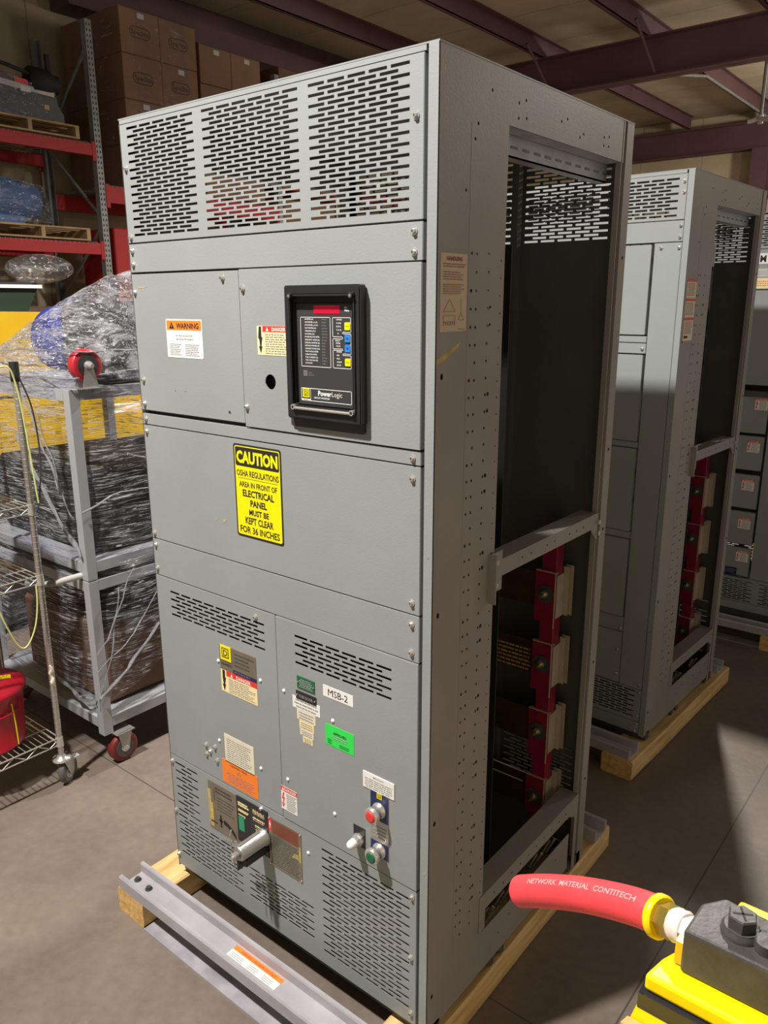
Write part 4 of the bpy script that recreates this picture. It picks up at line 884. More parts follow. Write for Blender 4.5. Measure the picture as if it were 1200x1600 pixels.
mb.prism(G, [(0.0,0),(0.205,0),(0.205,.052),(0.0,.052)], 0, .0005, WHT); K = Face(G(0,0,.0005), G.U, G.V, G.N)
mb.slab(K, 0, .205, .036, .052, 0, .0003, ORNG); text(mb, Face(K(0,0,.0003),K.U,K.V,K.N), 'WARNING: LIFT FROM TOP ONLY', .02, .19, .040, .007, MAROON, .0003)
words(mb, K, .01, .07, .006, .030, 4, INK, fill=.3); words(mb, K, .085, .13, .006, .030, 4, INK, fill=.3); words(mb, K, .145, .19, .006, .030, 4, INK, fill=.3)
mb.build('warning_label', ch, base=(0,0,0), label='white label with an orange stripe')
channel(-.10, 1.045, 0, .10, (0,1.03,.09), 0, 'steel channel lying behind the MSB-2 cabinet', 'skid channels')
mb = MB(); mb.box(.033, .900, -.176, -.02, 0, .005, FLAT); o = mb.build('steel_flat_bar'); tag(o, 'scuffed grey steel strip flat on the floor under the front channel of the MSB-2 cabinet', 'steel strip')
c2, s2 = math.cos(th2), math.sin(th2)
def loc2(x, y, z): return (B2.x + c2*x - s2*y, B2.y + s2*x + c2*y, z)
timber('skid_timber', 0, .142, -.17, 1.03, th2, loc2(.93,-.17,0), 'pine skid timber under the right side of the second cabinet', 'pine skid timbers')
timber('skid_timber', 0, .142, -.17, 1.03, th2, loc2(-.10,-.17,0), 'pine skid timber under the hidden left side of the second cabinet', 'pine skid timbers')
channel(-.10, 1.05, 0, .10, loc2(0,-.165,.09), th2, 'steel channel lying in front of the second cabinet', 'skid channels')
channel(-.10, 1.05, 0, .10, loc2(0,.90,.09), th2, 'steel channel lying behind the second cabinet', 'skid channels')
timber('skid_timber', 0, .142, 3.34, 4.6, 0, (1.02,3.36,0), 'short visible end of pine timber under the third cabinet at the right edge', 'pine skid timbers')
timber('skid_timber', 0, .142, 3.34, 4.6, 0, (0.25,3.36,0), 'pine timber under the hidden left end of the third cabinet', 'pine skid timbers')
channel(.25, 1.95, 0, .10, (0,3.365,.09), 0, 'steel channel lying in front of the third cabinet', 'skid channels')
mb = MB(); mb.box(.40, 1.015, 3.38, 3.46, 0, .005, FLAT); o = mb.build('steel_flat_bar'); tag(o, 'grey steel strip flat on the floor under the third cabinet channel', 'steel strip')
mb = MB(); mb.box(1.170, 1.85, 3.38, 3.46, 0, .005, FLAT); o = mb.build('steel_flat_bar'); tag(o, 'grey steel strip flat on the floor beyond the third cabinet timber', 'steel strip')
for x, y, s_ in ((1.40,.33,.010),(1.43,.44,.006),(1.30,.36,.004)):
    mb = MB(); mb.prism(Face((0,0,0),(1,0,0),(0,1,0),(0,0,1)), [(x,y),(x+s_,y-s_*.4),(x+s_*1.6,y+s_*.5),(x+s_*.7,y+s_*1.1),(x-s_*.3,y+s_*.7)], 0, .0015, WOODX); tag(mb.build('wood_chip'), '%s wood chip on the floor right of the MSB-2 cabinet' % {.010:'largest',.006:'middle-sized',.004:'smallest'}[s_], 'wood chip', 'wood chips on the floor')

# ------------------------------------------------------------------ pallet rack along the left wall
XR, XB = -5.80, -6.86
rack = thing('pallet_rack', (XR, 3.64, 0), 'long grey pallet rack with red beams standing along the left wall', 'pallet rack')
UP = Face((XR, 0, 0), (0,1,0), (0,0,1), (1,0,0))
for yc in (1.10, 3.64, 6.20, 8.75):
    for X in (XR, XB):
        mb = MB(); s_ = 1 if X == XR else -1
        F = Face((X, yc, 0), (0,1,0), (0,0,1), (s_,0,0))
        zz = []; z = 0.10
        if X == XR and yc in (3.64,):
            z = 2.0
            while z < 4.66:
                for k in (-1, 1): zz.append([(0.017*k-.007, z), (0.017*k+.007, z), (0.017*k+.005, z+.024), (0.017*k-.005, z+.024)])
                z += 0.0508
            mb.slab(F, -.04, .04, 0, 1.99, -.003, 0, RACKG); z = 1.99
            for q in range(0, len(zz), 6):
                z2 = z + .1524; seg = zz[q:q+6]
                if len(seg) < 6: z2 = 4.70
                mb.punched(F, [(-.04,z),(.04,z),(.04,z2),(-.04,z2)], seg, -.003, 0, RACKG); z = z2
            if z < 4.70: mb.slab(F, -.04, .04, z, 4.70, -.003, 0, RACKG)
        else: mb.slab(F, -.04, .04, 0, 4.70, -.003, 0, RACKG)
        mb.slab(F, -.04, -.037, 0, 4.70, -.07, 0, RACKG); mb.slab(F, .037, .04, 0, 4.70, -.07, 0, RACKG); mb.slab(F, -.05, .05, 0, .008, -.08, .02, RACKG)
        mb.build('upright', rack)
    z = 0.3; fl = 0
    while z < 4.3:
        mb = MB(); a, b = (XR-.05, XB+.05) if fl else (XB+.05, XR-.05)
        mb.tube([(a, yc, z), (b, yc, z+.78)], .018, RACKG, 4); mb.build('brace', rack); z += 0.85; fl = 1-fl
def beam(y0, y1, z1, h_):
    for X, s_ in ((XR, 1), (XB, -1)):
        F = Face((X, 0, 0), (0,1,0), (0,0,1), (s_,0,0)); mb = MB()
        mb.slab(F, y0, y1, z1-h_, z1, -.045, .006, RACKR)
        for a, b in ((y0-.01, y0+.035), (y1-.035, y1+.01)): mb.slab(F, a, b, z1-h_-.05, z1+.02, .001, .010, RACKR)
        mb.build('beam', rack, label='red shelf beam', bevel=.002)
    mb = MB(); y = y0+.08
    while y < y1-.05:
        mb.cyl((XR+.004, y, z1+.004), (XB, y, z1+.004), .0028, RACKG, 4, cap=False); mb.cyl((XR+.004, y, z1+.004), (XR+.008, y, z1-.02), .0028, RACKG, 4); y += .051
    for x in (XR-.02, XR-.3, XR-.6, XR-.9): mb.cyl((x, y0+.05, z1+.009), (x, y1-.05, z1+.009), .0028, RACKG, 4)
    mb.build('wire_deck', rack)
for z in (3.555, 2.59, 1.30): beam(1.145, 3.595, z, .115)
for z in (3.165, 1.55): beam(3.685, 6.155, z, .165)
for z in (3.50, 3.05-.3, 1.55): beam(6.245, 8.705, z, .115)

def pallet(y0, z0, label, w_=1.02, x1=XR+.03, d=1.02):
    t = thing('wooden_pallet', (x1, y0, z0), label, 'pallet', 'pallets on the rack')
    for k in (0, .5, 1):
        y = y0 + k*(w_-.04); mb = MB(); mb.box(x1-d, x1, y, y+.04, z0+.016, z0+.106, WOODD); mb.build('stringer', t)
    n = 6
    for k in range(n):
        a = x1 - d + k*(d-.09)/(n-1); mb = MB(); mb.box(a, a+.09, y0, y0+w_, z0+.106, z0+.122, WOODD); mb.build('deck_board', t)
    for a in (x1-d, x1-d/2-.045, x1-.09):
        mb = MB(); mb.box(a, a+.09, y0, y0+w_, z0, z0+.016, WOODD); mb.build('bottom_board', t)
    return t
pallet(2.40, 3.570, 'wooden pallet on the upper red beam, under the film-wrapped grey machine')
pallet(1.30, 3.570, 'wooden pallet at the left frame edge on the upper red beam')
pallet(2.42, 2.605, 'wooden pallet on the lower red beam, under the wrapped blue motor')
pallet(1.32, 2.605, 'wooden pallet at the left frame edge on the lower red beam')

def hull(fn, nu, nv, m, name, parent=None, closed=True):
    mb = MB(); vs = [fn(i/(nu if closed else nu-1), j/(nv-1)) for j in range(nv) for i in range(nu)]
    k = nu if closed else nu-1
    fs = [(j*nu+i, j*nu+(i+1)%nu, (j+1)*nu+(i+1)%nu, (j+1)*nu+i) for j in range(nv-1) for i in range(k)]
    mb.add(vs, fs, m, True)
    return mb.build(name, parent)
# grey machine in film on the upper pallet
t = thing('wrapped_machine', (-6.3, 2.8, 3.693), 'dark grey machine wrapped in clear film on the upper rack level', 'wrapped machine')
F = Face((-5.87, 0, 0), (0,1,0), (0,0,1), (1,0,0))
mb = MB(); mb.prism(F, [(2.2,3.694),(3.33,3.694),(3.33,3.78),(3.28,3.86),(3.26,3.98),(2.9,4.04),(2.2,4.13)], -.8, 0, WRAPD); mb.prism(F, [(2.3,3.98),(3.24,3.93),(3.24,3.97),(2.3,4.04)], 0, .01, PIPE); mb.prism(F, [(2.85,4.0),(2.98,3.99),(2.98,4.035),(2.85,4.045)], .002, .012, REDP)
mb.slab(F, 2.90, 3.0, 3.93, 3.975, .010, .013, WHT); mb.slab(F, 3.13, 3.18, 3.81, 3.85, 0, .003, TAPE); mb.build('machine_body', t)
mb = MB(); mb.lathe((-5.95, 3.02, 4.06), (0,1,0), [(0,.08),(.02,.13),(.2,.13),(.25,.09),(.30,.09)], BLKM, 16); mb.box(-6.02, -5.98, 3.26, 3.30, 4.1, 4.34, BLKM); mb.build('motor_head', t)
mb = MB(); mb.tube([(-5.9, 2.5, 4.17), (-5.88, 2.8, 4.14), (-5.9, 3.05, 4.10)], .02, BLKM, 6); mb.build('hose', t)
def wrapfn(y0, y1, z0, z1, x1, d, lean=0.0, seed=0, taper=.08):
    def f(u, v):
        a = 2*PI*u; c, s_ = math.cos(a), math.sin(a); e = .45
        px = abs(c)**e*(1 if c > 0 else -1); py = abs(s_)**e*(1 if s_ > 0 else -1)
        k = 1 - taper*v if v < .82 else (1 - taper*v)*math.cos((v-.82)/.18*PI/2*.98)
        z = z0 + (z1-z0)*min(1, v/.82) if v < .82 else z1 + .03*math.sin((v-.82)/.18*PI/2)
        y = (y0+y1)/2 + (y1-y0)/2*py*k; x = x1 - d/2 + d/2*px*k
        q = noise.noise(Vector((x*4+seed, y*4, z*6)))*.02
        return (x + q, y + q, z + q*.6 + lean*(y1-y)*min(1, v))
    return f
hull(wrapfn(2.15, 3.36, 3.70, 4.0, -5.83, .9, .12, 1), 60, 24, FILMC, 'film', t)
# blue motor in film
t = thing('wrapped_motor', (-6.2, 2.75, 2.728), 'blue electric motor wrapped in clear film on the lower rack level', 'wrapped motor')
mb = MB(); mb.lathe((-6.08, 2.25, 2.96), (0,1,0), [(0,.17),(.03,.19),(.10,.20),(.12,.21),(.55,.21),(.57,.19),(.63,.19),(.66,.17),(.78,.16),(.79,.10)], MOTB, 28); mb.box(-6.3, -5.86, 2.35, 2.8, 2.729, 2.80, MOTB); mb.box(-5.95, -5.86, 2.40, 2.60, 2.95, 3.10, MOTB)
for k in range(16):
    a = 2*PI*k/16; mb.tube([(-6.08+.212*math.cos(a), 2.40, 2.96+.212*math.sin(a)), (-6.08+.212*math.cos(a), 2.78, 2.96+.212*math.sin(a))], .006, MOTB, 4)
mb.build('motor_body', t); hull(wrapfn(2.15, 3.14, 2.755, 3.10, -5.82, .6, .05, 5), 60, 24, FILMC, 'film', t)
# cartons
def carton(x0, x1, y0, y1, z0, z1, label, group, logo_=None, m=None, tape=False):
    mb = MB(); j = random.uniform(-.006, .006); x1 += j; m = m or CARD
    mb.bevbox(x0, x1, y0+.002, y1-.002, z0+.001, z1-.001, m, .006)
    F = Face((x1, 0, 0), (0,1,0), (0,0,1), (1,0,0)); yc, zc = (y0+y1)/2, (z0+z1)/2
    mb.slab(Face((x1,0,z1),(1,0,0),(0,1,0),(0,0,1)), -(x1-x0)+.01, -.01, yc-.025, yc+.025, -.001, .0, TAPE)
    if logo_:
        w_ = .125; o1 = rr_pts(yc-w_, yc+w_, zc-.055, zc+.055, .05, 6); o2 = rr_pts(yc-w_+.008, yc+w_-.008, zc-.047, zc+.047, .043, 6)
        mb.punched(F, o1, [o2], 0, .0008, CARDP); text(mb, F, logo_, yc-w_+.02, yc+w_-.02, zc-.022, .05, CARDP, .0008, .01)
    if tape: mb.slab(F, yc-.02, yc+.06, z1-.08, z1-.03, 0, .001, PIPE)
    mb.slab(F, y0+.02, y1-.02, z1-.011, z1-.008, 0, .0006, CARDP)
    return tag(mb.build('carton'), label, 'carton', group)
lv = ('bottom', 'second', 'third', 'top')
for r_ in range(4):
    z0 = 3.185 + r_*.43
    for c_, sd in ((0, 'near'), (1, 'far')):
        carton(-6.32, -5.75, 3.965+c_*.485, 3.965+(c_+1)*.485, z0, z0+.43, 'logo carton, %s row, %s column of the stack beside the rack upright' % (lv[r_], 'left' if c_ == 0 else 'right'), 'cartons in the tall stack', 'Speclite', tape=(r_+c_) % 2 == 1)
    carton(-6.85, -6.33, 3.965, 4.45, z0, z0+.43, 'brown carton in the %s row behind the tall stack, its plain side towards us' % lv[r_], 'plain cartons behind the tall stack')
for r_ in range(4):
    z0 = 3.185 + r_*.40
    for c_ in range(2):
        carton(-6.45, -5.78, 4.99+c_*.46, 4.99+(c_+1)*.46, z0, z0+.40, 'plain carton, %s row, %s column of the stack right of the logo cartons' % (lv[r_], 'left' if c_ == 0 else 'right'), 'cartons in the second stack', None, tape=r_ == 3)
for k, (y, z, h_) in enumerate(((6.28, 3.52, .44), (6.28, 3.96, .44), (6.28, 4.40, .42), (6.85, 3.52, .44), (6.85, 3.96, .44), (7.42, 3.52, .44), (7.42, 3.96, .40))):
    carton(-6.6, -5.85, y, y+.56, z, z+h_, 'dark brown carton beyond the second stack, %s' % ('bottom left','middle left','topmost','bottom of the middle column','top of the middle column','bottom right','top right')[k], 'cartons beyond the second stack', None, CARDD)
for k, (z, h_) in enumerate(((1.57,.6),(2.17,.6))):
    mb = MB(); mb.bevbox(-6.5, -5.84, 3.76, 4.6, z, z+h_-.01, RACKR, .01); tag(mb.build('red_crate'), ('lower' if k == 0 else 'upper')+' red crate stacked on the beam right of the rack upright', 'crate', 'red crates')
for k, (y0, y1) in enumerate(((1.25,2.1),(2.2,3.3),(3.8,4.9),(5.0,6.0))):
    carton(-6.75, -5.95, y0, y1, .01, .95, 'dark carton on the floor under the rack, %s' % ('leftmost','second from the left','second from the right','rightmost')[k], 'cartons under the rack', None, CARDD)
for k, (y0, y1) in enumerate(((1.3,2.2),(2.4,3.4))):
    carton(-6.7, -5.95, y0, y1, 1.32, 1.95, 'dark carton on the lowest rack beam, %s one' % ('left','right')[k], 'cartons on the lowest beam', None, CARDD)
for k, (y0, y1) in enumerate(((6.4,7.4),(7.5,8.5))):
    carton(-6.7, -5.95, y0, y1, 2.77, 3.30, 'brown carton low on the far rack bay, %s one' % ('left','right')[k], 'cartons in the far bay', None, CARD)
# film round the logo stack
hull(wrapfn(3.94, 4.95, 3.17, 4.90, -5.725, 1.15, 0, 9, .0), 50, 26, film('stack_film_clear', (2,2,5), 3.0, .58, .85, base=.02, rough=.12, spark=.66, fine=(1.5,1.5,3.0)), 'stack_film')
tag(bpy.data.objects['stack_film'], 'clear stretch film wrapped round the logo cartons', 'stretch film')

# ------------------------------------------------------------------ yellow machine behind the wrapped carts
t = thing('yellow_forklift', (-3.1, 0.7, 0), 'yellow forklift body standing behind the film-wrapped carts', 'forklift')
F = Face((-2.6, 0, 0), (0,1,0), (0,0,1), (1,0,0))
mb = MB(); mb.prism(F, [(-.5,1.12),(2.2,1.12),(2.35,1.25),(2.35,1.62),(2.15,1.88),(1.15,1.93),(-.5,1.96)], -1.0, 0, MYEL); mb.prism(F, [(-.4,1.45),(2.2,1.45),(2.2,1.46),(-.4,1.46)], 0, .004, BLKM); mb.build('body', t, bevel=.02)
mb = MB(); mb.prism(F, [(-.5,1.955),(1.05,1.935),(1.12,2.065),(-.5,2.07)], -.9, -.02, mat('dark_window', (.03,.045,.03), .15)); mb.build('window_band', t, label='dark green window band')
mb = MB(); mb.box(-3.5, -2.6, -.5, 1.14, 2.066, 2.085, WHT); mb.box(-3.45, -2.64, -.45, 1.10, 2.085, 2.10, BLKM); mb.build('roof_edge', t, label='white roof edge')
mb = MB(); mb.box(-3.5, -2.65, -.45, 2.2, .06, 1.12, BLKM); mb.build('chassis', t)  # chassis carried down in black to stand in for shade under the carts
for y in (0.1, 1.7):
    mb = MB(); mb.lathe((-3.5, y, .33), (1,0,0), [(0,.28),(.03,.33),(.82,.33),(.85,.28),(.86,.15)], BLKM, 24); mb.build('wheel', t)
for k, (y, r_) in enumerate(((1.35, .10), (0.75, .12))):
    hull(lambda u, v, y=y, r_=r_: (-3.0 + r_*2.2*math.cos(2*PI*u)*math.cos((v-.5)*3), y + r_*2*math.sin(2*PI*u)*math.cos((v-.5)*3), 2.103 + r_*.9*(1+math.sin((v-.5)*3)) - .0), 24, 12, FILMC, 'film_bundle')
for k, o in enumerate([o for o in bpy.data.objects if o.name.startswith('film_bundle')]):
    tag(o, ('right' if k == 0 else 'left')+' loose bundle of clear film lying on the forklift roof', 'film bundle'); o.location.z = 0.0

# ------------------------------------------------------------------ two stacked grey carts under film
def sq(mb, a, b, r=.0225, m=None):
    a, b = Vector(a), Vector(b); lo = Vector([min(a[i], b[i]) for i in range(3)]); hi = Vector([max(a[i], b[i]) for i in range(3)])
    mb.box(lo.x-(r if a.x == b.x else 0), hi.x+(r if a.x == b.x else 0), lo.y-(r if a.y == b.y else 0), hi.y+(r if a.y == b.y else 0), lo.z-(r if a.z == b.z else 0), hi.z+(r if a.z == b.z else 0), m or CARTG)
CX0, CX1, CY0, CY1 = -1.84, -.915, .30, 1.03
def cart(label, z0, z1, wheels_up, base):
    t = thing('steel_cart', base, label, 'cart', 'stacked grey carts')
    for x in (CX0, CX1):
        for y in (CY0, CY1):
            mb = MB(); sq(mb, (x,y,z0), (x,y,z1)); mb.build('leg', t, bevel=.002)
    for nm, z in (('lower_frame', z0+.055), ('upper_frame', z1-.0225)):
        mb = MB()
        for y in (CY0, CY1): sq(mb, (CX0+.0225,y,z), (CX1-.0225,y,z))
        for x in (CX0, CX1): sq(mb, (x,CY0+.0225,z), (x,CY1-.0225,z))
        mb.build(nm, t)
        mb = MB(); mb.box(CX0+.022, CX1-.022, CY0+.022, CY1-.022, z+.008, z+.012, CARTG); mb.build('shelf', t)
    for x in (CX0+.03, CX1+.02):
        for y in (CY0+.06, CY1-.06):
            mb = MB(); s_ = 1 if wheels_up else -1; zb = z1 if wheels_up else z0; zc = zb + s_*.09
            mw = WTIRE if wheels_up else DWHEEL; R_ = .064 if wheels_up else .066
            if not wheels_up: zc = R_ + .001
            mb.lathe((x-.022, y, zc), (1,0,0), [(0,.046),(.001,R_-.006),(.006,R_),(.038,R_),(.043,R_-.006),(.044,.046)], mw, 28)
            mb.lathe((x-.024, y, zc), (1,0,0), [(0,.044),(.048,.044)], RUBB if not wheels_up else GRNDK, 24); mb.lathe((x-.03, y, zc), (1,0,0), [(0,.016),(.03,.018),(.06,.018),(.085 if wheels_up else .062,.008)], CHROME, 14)
            c_ = mb.build('caster_wheel', t, label='%s caster wheel' % ('red' if wheels_up else 'dark red'))
            mb = MB(); 
            for k in (-.030, .028): mb.prism(Face((x+k,0,0),(0,1,0),(0,0,1),(1,0,0)), [(y-.035,zb),(y+.035,zb),(y+.016,zc),(y-.016,zc)] if not wheels_up else [(y-.016,zc),(y+.016,zc),(y+.035,zb),(y-.035,zb)], 0, .003, ALU)
            mb.box(x-.04, x+.04, y-.045, y+.045, zb-.003 if not wheels_up else zb, zb if not wheels_up else zb+.004, ALU); mb.build('fork', c_, base=base)
    return t
lc = cart('lower grey steel cart on dark red casters, wrapped in film', .150, .862, False, (CX1, CY0, 0))
mb = MB(); mb.tube([(-.945,.335,.885),(-.945,.28,.883),(-.952,.165,.880)], .0135, PIPE, 12); mb.tube([(-.952,.17,.880),(-.975,.120,.880),(-1.05,.10,.880)], .0135, RACKG, 10); mb.build('handle', lc, label='cart handle with a pale grip')
uc = cart('upper grey steel cart upside down with red casters in the air, wrapped in film', .866, 1.655, True, (CX1, CY0, .866))
def loose(name, x0, x1, y0, y1, z0, z1, m, label, cat, b=.015):
    mb = MB(); mb.bevbox(x0, x1, y0, y1, z0, z1, m, b); return tag(mb.build(name), label, cat)
loose('black_crate', -1.78, -.99, .38, .96, .935, 1.29, BLKM, 'black crate inside the upper cart, seen through the film', 'crate')
loose('brown_box', -1.70, -1.0, .38, .93, .225, .60, CARDD, 'brown box on the lower cart shelf, seen through the film', 'box')
loose('black_case', -1.65, -1.05, .55, .93, .602, .80, BLKM, 'black case on the brown box in the lower cart', 'case')
loose('black_bin', -1.32, -.98, .50, .88, 1.662, 1.98, BLKM, 'black bin on top of the carts, under the crumpled film', 'bin', .03)
mb = MB(); mb.lathe((-1.62, .66, 1.82), (1,.04,0), [(0,.11),(.02,.148),(.10,.150),(.12,.145),(.22,.148),(.25,.150),(.27,.14),(.28,.10)], BDRUM, 28); tag(mb.build('blue_drum'), 'blue plastic drum lying on the carts, under the film', 'drum')
bpy.data.objects['blue_drum'].rotation_euler = (0,0,0)
# the film itself: skirt round the carts and a tent over the top
ft = thing('film_wrap', (CX1, CY0, .3), 'clear crumpled stretch film wrapped round the two stacked carts', 'stretch film')
def ring_pt(u, e=.34):
    a = 2*PI*u; c, s_ = math.cos(a), math.sin(a)
    return abs(c)**e*(1 if c > 0 else -1), abs(s_)**e*(1 if s_ > 0 else -1)
def skirt(u, v):
    px, py = ring_pt(u); cx, cy, hx, hy = (CX0+CX1)/2, (CY0+CY1)/2, (CX1-CX0)/2+.035, (CY1-CY0)/2+.035
    x, y = cx + hx*px, cy + hy*py
    zb = .30 + .20*max(0, (y-.35))/.4*(1 if x > -1.1 else .3) + .06*noise.noise(Vector((x*3, y*3, 1)))
    z = zb + (1.71-zb)*v
    pinch = -.03*math.exp(-((z-.88)/.07)**2)
    q = noise.noise(Vector((x*2.5, y*2.5, z*14)))*.010 + noise.noise(Vector((x*7+5, y*7, z*5)))*.012
    return (x + px*(q+pinch*.6), y + py*(q+pinch*.6), z)
hull(skirt, 150, 90, FILM, 'film_skirt', ft)
def tent(u, v):
    px, py = ring_pt(u, .34 + .5*v); cx, cy, hx, hy = (CX0+CX1)/2, (CY0+CY1)/2, (CX1-CX0)/2+.035, (CY1-CY0)/2+.035
    k = 1-v*.985; tx, ty = -.98, .78
    x = (cx + hx*px)*k + tx*(1-k); y = (cy + hy*py)*k + ty*(1-k)
    if x > -1.15: y = y
    bulge = math.sin(min(1, v*1.35)*PI/2)
    z = 1.68 + .43*bulge*(0.60+.40*max(0, min(1, (x+1.9)/1.0)))
    q = noise.noise(Vector((x*5, y*5, z*5)))*.030 + noise.noise(Vector((x*14, y*14, z*14)))*.014
    return (x + q*.6 + (.20*math.sin(min(1,v*2)*PI/2) if px > .6 and v < 1 else 0)*0, y + q*.5, z + q)
hull(tent, 150, 60, FILMT, 'film_tent', ft)
def rope(pts, r0, name='film_rope'):
    P = [Vector(p) for p in pts]; out = []; rs = []
    for a, b in zip(P, P[1:]):
        for k in range(8):
            t_ = k/8; q = a.lerp(b, t_); q += Vector([noise.noise(q*9+Vector((i*7,0,0)))*.012 for i in range(3)]); out.append(q); rs.append(r0*.6*(.6+abs(noise.noise(q*14))*1.3))
    mb = MB(); mb.tube(out, r0, FILMR, 7, rs); mb.build(name, ft, label='twisted rope of film')
FILMR = film('film_rope', (3,3,3), 14, .38, .55, base=.45, rough=.10, spark=.45)
rope([(-.875,.262,.34), (-.872,.40,.43), (-.872,.60,.60), (-.872,.80,.62)], .013)
rope([(-.872,.275,.55), (-.870,.33,.60), (-.872,.50,.92)], .006)
rope([(-.875,.262,.47), (-.872,.45,.58), (-.872,.70,.86)], .005)
rope([(-1.31,.262,1.45), (-1.18,.258,1.28), (-1.0,.258,1.08), (-.90,.262,.96)], .014)
rope([(-1.22,.258,1.62), (-1.10,.258,1.40), (-.98,.258,1.20)], .009)
rope([(-1.25,.262,.36), (-1.05,.262,.30), (-.90,.262,.33)], .014)
rope([(-.872,.50,1.38), (-.872,.70,1.30), (-.872,.95,1.27)], .008)
rope([(-.875,.27,1.16), (-.872,.45,1.22), (-.872,.80,1.20)], .005)
rope([(-1.12,.258,1.55), (-1.02,.258,1.30), (-.92,.262,1.12)], .006)
rope([(-.90,.262,.30), (-.872,.33,.50), (-.872,.42,.86)], .005)
rope([(-1.80,.262,1.72), (-1.3,.260,1.69), (-.88,.262,1.70), (-.872,.7,1.72)], .006)
rope([(-1.45,.262,1.79), (-1.1,.25,1.80), (-.87,.30,1.80), (-.86,.75,1.79)], .006)

# ------------------------------------------------------------------ chrome wire shelving at the left edge
SHELFC = mat('shelf_chrome', (0.55, 0.53, 0.50), 0.25, 0.8)
SX0, SX1, SY0, SY1 = -1.385, -.930, -1.05, .095
ws = thing('wire_shelving', (SX1, SY1, 0), 'chrome wire shelving on grey casters at the left edge', 'shelving')
for x in (SX0, SX1):
    for y in (SY0, SY1):
        if y == SY0 and False: continue
        mb = MB(); mb.cyl((x,y,.135), (x,y,1.765), .0125, SHELFC, 14); z = .16
        while z < 1.74: mb.lathe((x,y,z), (0,0,1), [(0,.0128),(.001,.0133),(.0025,.0133),(.0035,.0128)], ALU, 14); z += .0254
        p = mb.build('post', ws); 
        mb = MB(); mb.cyl((x,y,1.70), (x,y,1.772), .0175, BLKM, 12); mb.build('post_cap', p, label='black cap')
        mb = MB(); dx, dy = .012, .012; zc = .058; ax = Vector((.85,.5,0)).normalized()
        c_ = Vector((x+.0, y+.02, zc))
        mb.lathe(c_-ax*.014, ax, [(0,.046),(.002,.054),(.006,.057),(.022,.057),(.026,.054),(.028,.046)], RUBB, 26); mb.lathe(c_-ax*.015, ax, [(0,.034),(.030,.034)], ALU, 20)
        c2_ = mb.build('caster_wheel', ws, label='grey caster wheel')
        mb = MB(); sd = Vector((-.5,.85,0))
        for k in (-.021, .018):
            o_ = c_ + ax*k; G2 = Face(o_, sd, (0,0,1), ax); mb.prism(G2, [(-.012,-.012),(.012,-.012),(.040,.062),(-.045,.062)], 0, .003, ALU)
        mb.lathe((x,y,.116), (0,0,1), [(0,.038),(.010,.036),(.014,.020),(.022,.015)], CHROME, 18); mb.box(x-.03, x+.01, y+.03, y+.075, .098, .104, PIPE); mb.build('fork', c2_, base=BASE[ws.name])
for z in (.205, .925, 1.213):
    mb = MB()
    for zz in (z+.012, z-.020):
        r = .0032
        mb.cyl((SX1,SY0,zz), (SX1,SY1,zz), r, CHROME, 6); mb.cyl((SX0,SY0,zz), (SX0,SY1,zz), r, CHROME, 6); mb.cyl((SX0,SY0,zz), (SX1,SY0,zz), r, CHROME, 6); mb.cyl((SX0,SY1,zz), (SX1,SY1,zz), r, CHROME, 6)
    for x in (SX0, SX1):
        y = SY0; up = True
        while y < SY1-.04: mb.cyl((x, y, z-.02 if up else z+.012), (x, y+.05, z+.012 if up else z-.02), .0024, CHROME, 5); y += .05; up = not up
    y = SY0+.02
    while y < SY1: mb.cyl((SX0,y,z+.014), (SX1,y,z+.014), .0018, CHROME, 5); y += .0245
    for x in (SX0+.11, SX0+.23, SX0+.34): mb.cyl((x,SY0,z+.010), (x,SY1,z+.010), .0028, CHROME, 5)
    for x in (SX0, SX1):
        for y in (SY0, SY1): mb.lathe((x,y,z-.026), (0,0,1), [(0,.0165),(.044,.0150)], CHROME, 14)
    mb.build('wire_shelf', ws)
mb = MB(); mb.tube([(SX1+.013, SY1, .58+.02*k/6) if 0 else (SX1+.012+.003*math.sin(k), SY1-.006+.004*math.cos(k*2), .46+.012*k) for k in range(9)], .007, CREAM, 6, [.003,.007,.009,.006,.004,.008,.009,.006,.003]); mb.build('tape_remnant', ws, label='torn pale tape on the post')
# red safety can on the bottom shelf
t = thing('red_can', (-1.135,-.115,.222), 'round red metal can with a yellow lid label, on the bottom wire shelf', 'can')
mb = MB(); mb.lathe((-1.135,-.115,.2215), (0,0,1), [(0,.150),(.006,.158),(.010,.155),(.215,.165),(.218,.168),(.226,.168)], BUCK, 40); mb.tube([(-.972,-.13,.38),(-.967,-.08,.385),(-.985,-.03,.39)], .004, BUCK, 6); mb.build('can_body', t)
mb = MB(); mb.lathe((-1.135,-.115,.4475), (0,0,1), [(0,.172),(.010,.178),(.020,.178),(.030,.165),(.045,.12),(.052,.06),(.054,.01)], BUCK, 40); l_ = mb.build('lid', t)
mb = MB(); G = Face((-1.12,-.10,.498), (0.35,.93,-.08), (-.93,.35,0), (.15,0,1)); mb.slab(G, -.01, .105, -.02, .012, -.004, .004, YELL); words(mb, Face(G(0,0,.004),G.U,G.V,G.N), 0, .095, -.015, .008, 2, BLKM, fill=.5); mb.build('lid_label', l_, base=BASE[t.name], label='yellow label')
mb = MB(); mb.tube([(-.975,-.06,.425),(-.972,-.055,.33),(-.976,-.052,.24)], .003, YELL, 5); mb.build('side_stripe', t, label='yellow edge stripe')
loose('red_tub', -1.36, -1.02, -.75, -.02, .945, 1.05, BUCK, 'red tub on the middle wire shelf at the left edge', 'tub')
t = thing('film_bag', (-1.2,-.3,1.23), 'clear film bag of brown parts on the top wire shelf', 'bag')
mb = MB(); mb.bevbox(-1.34, -1.0, -.75, .0, 1.232, 1.46, CARD, .03); mb.build('contents', t)
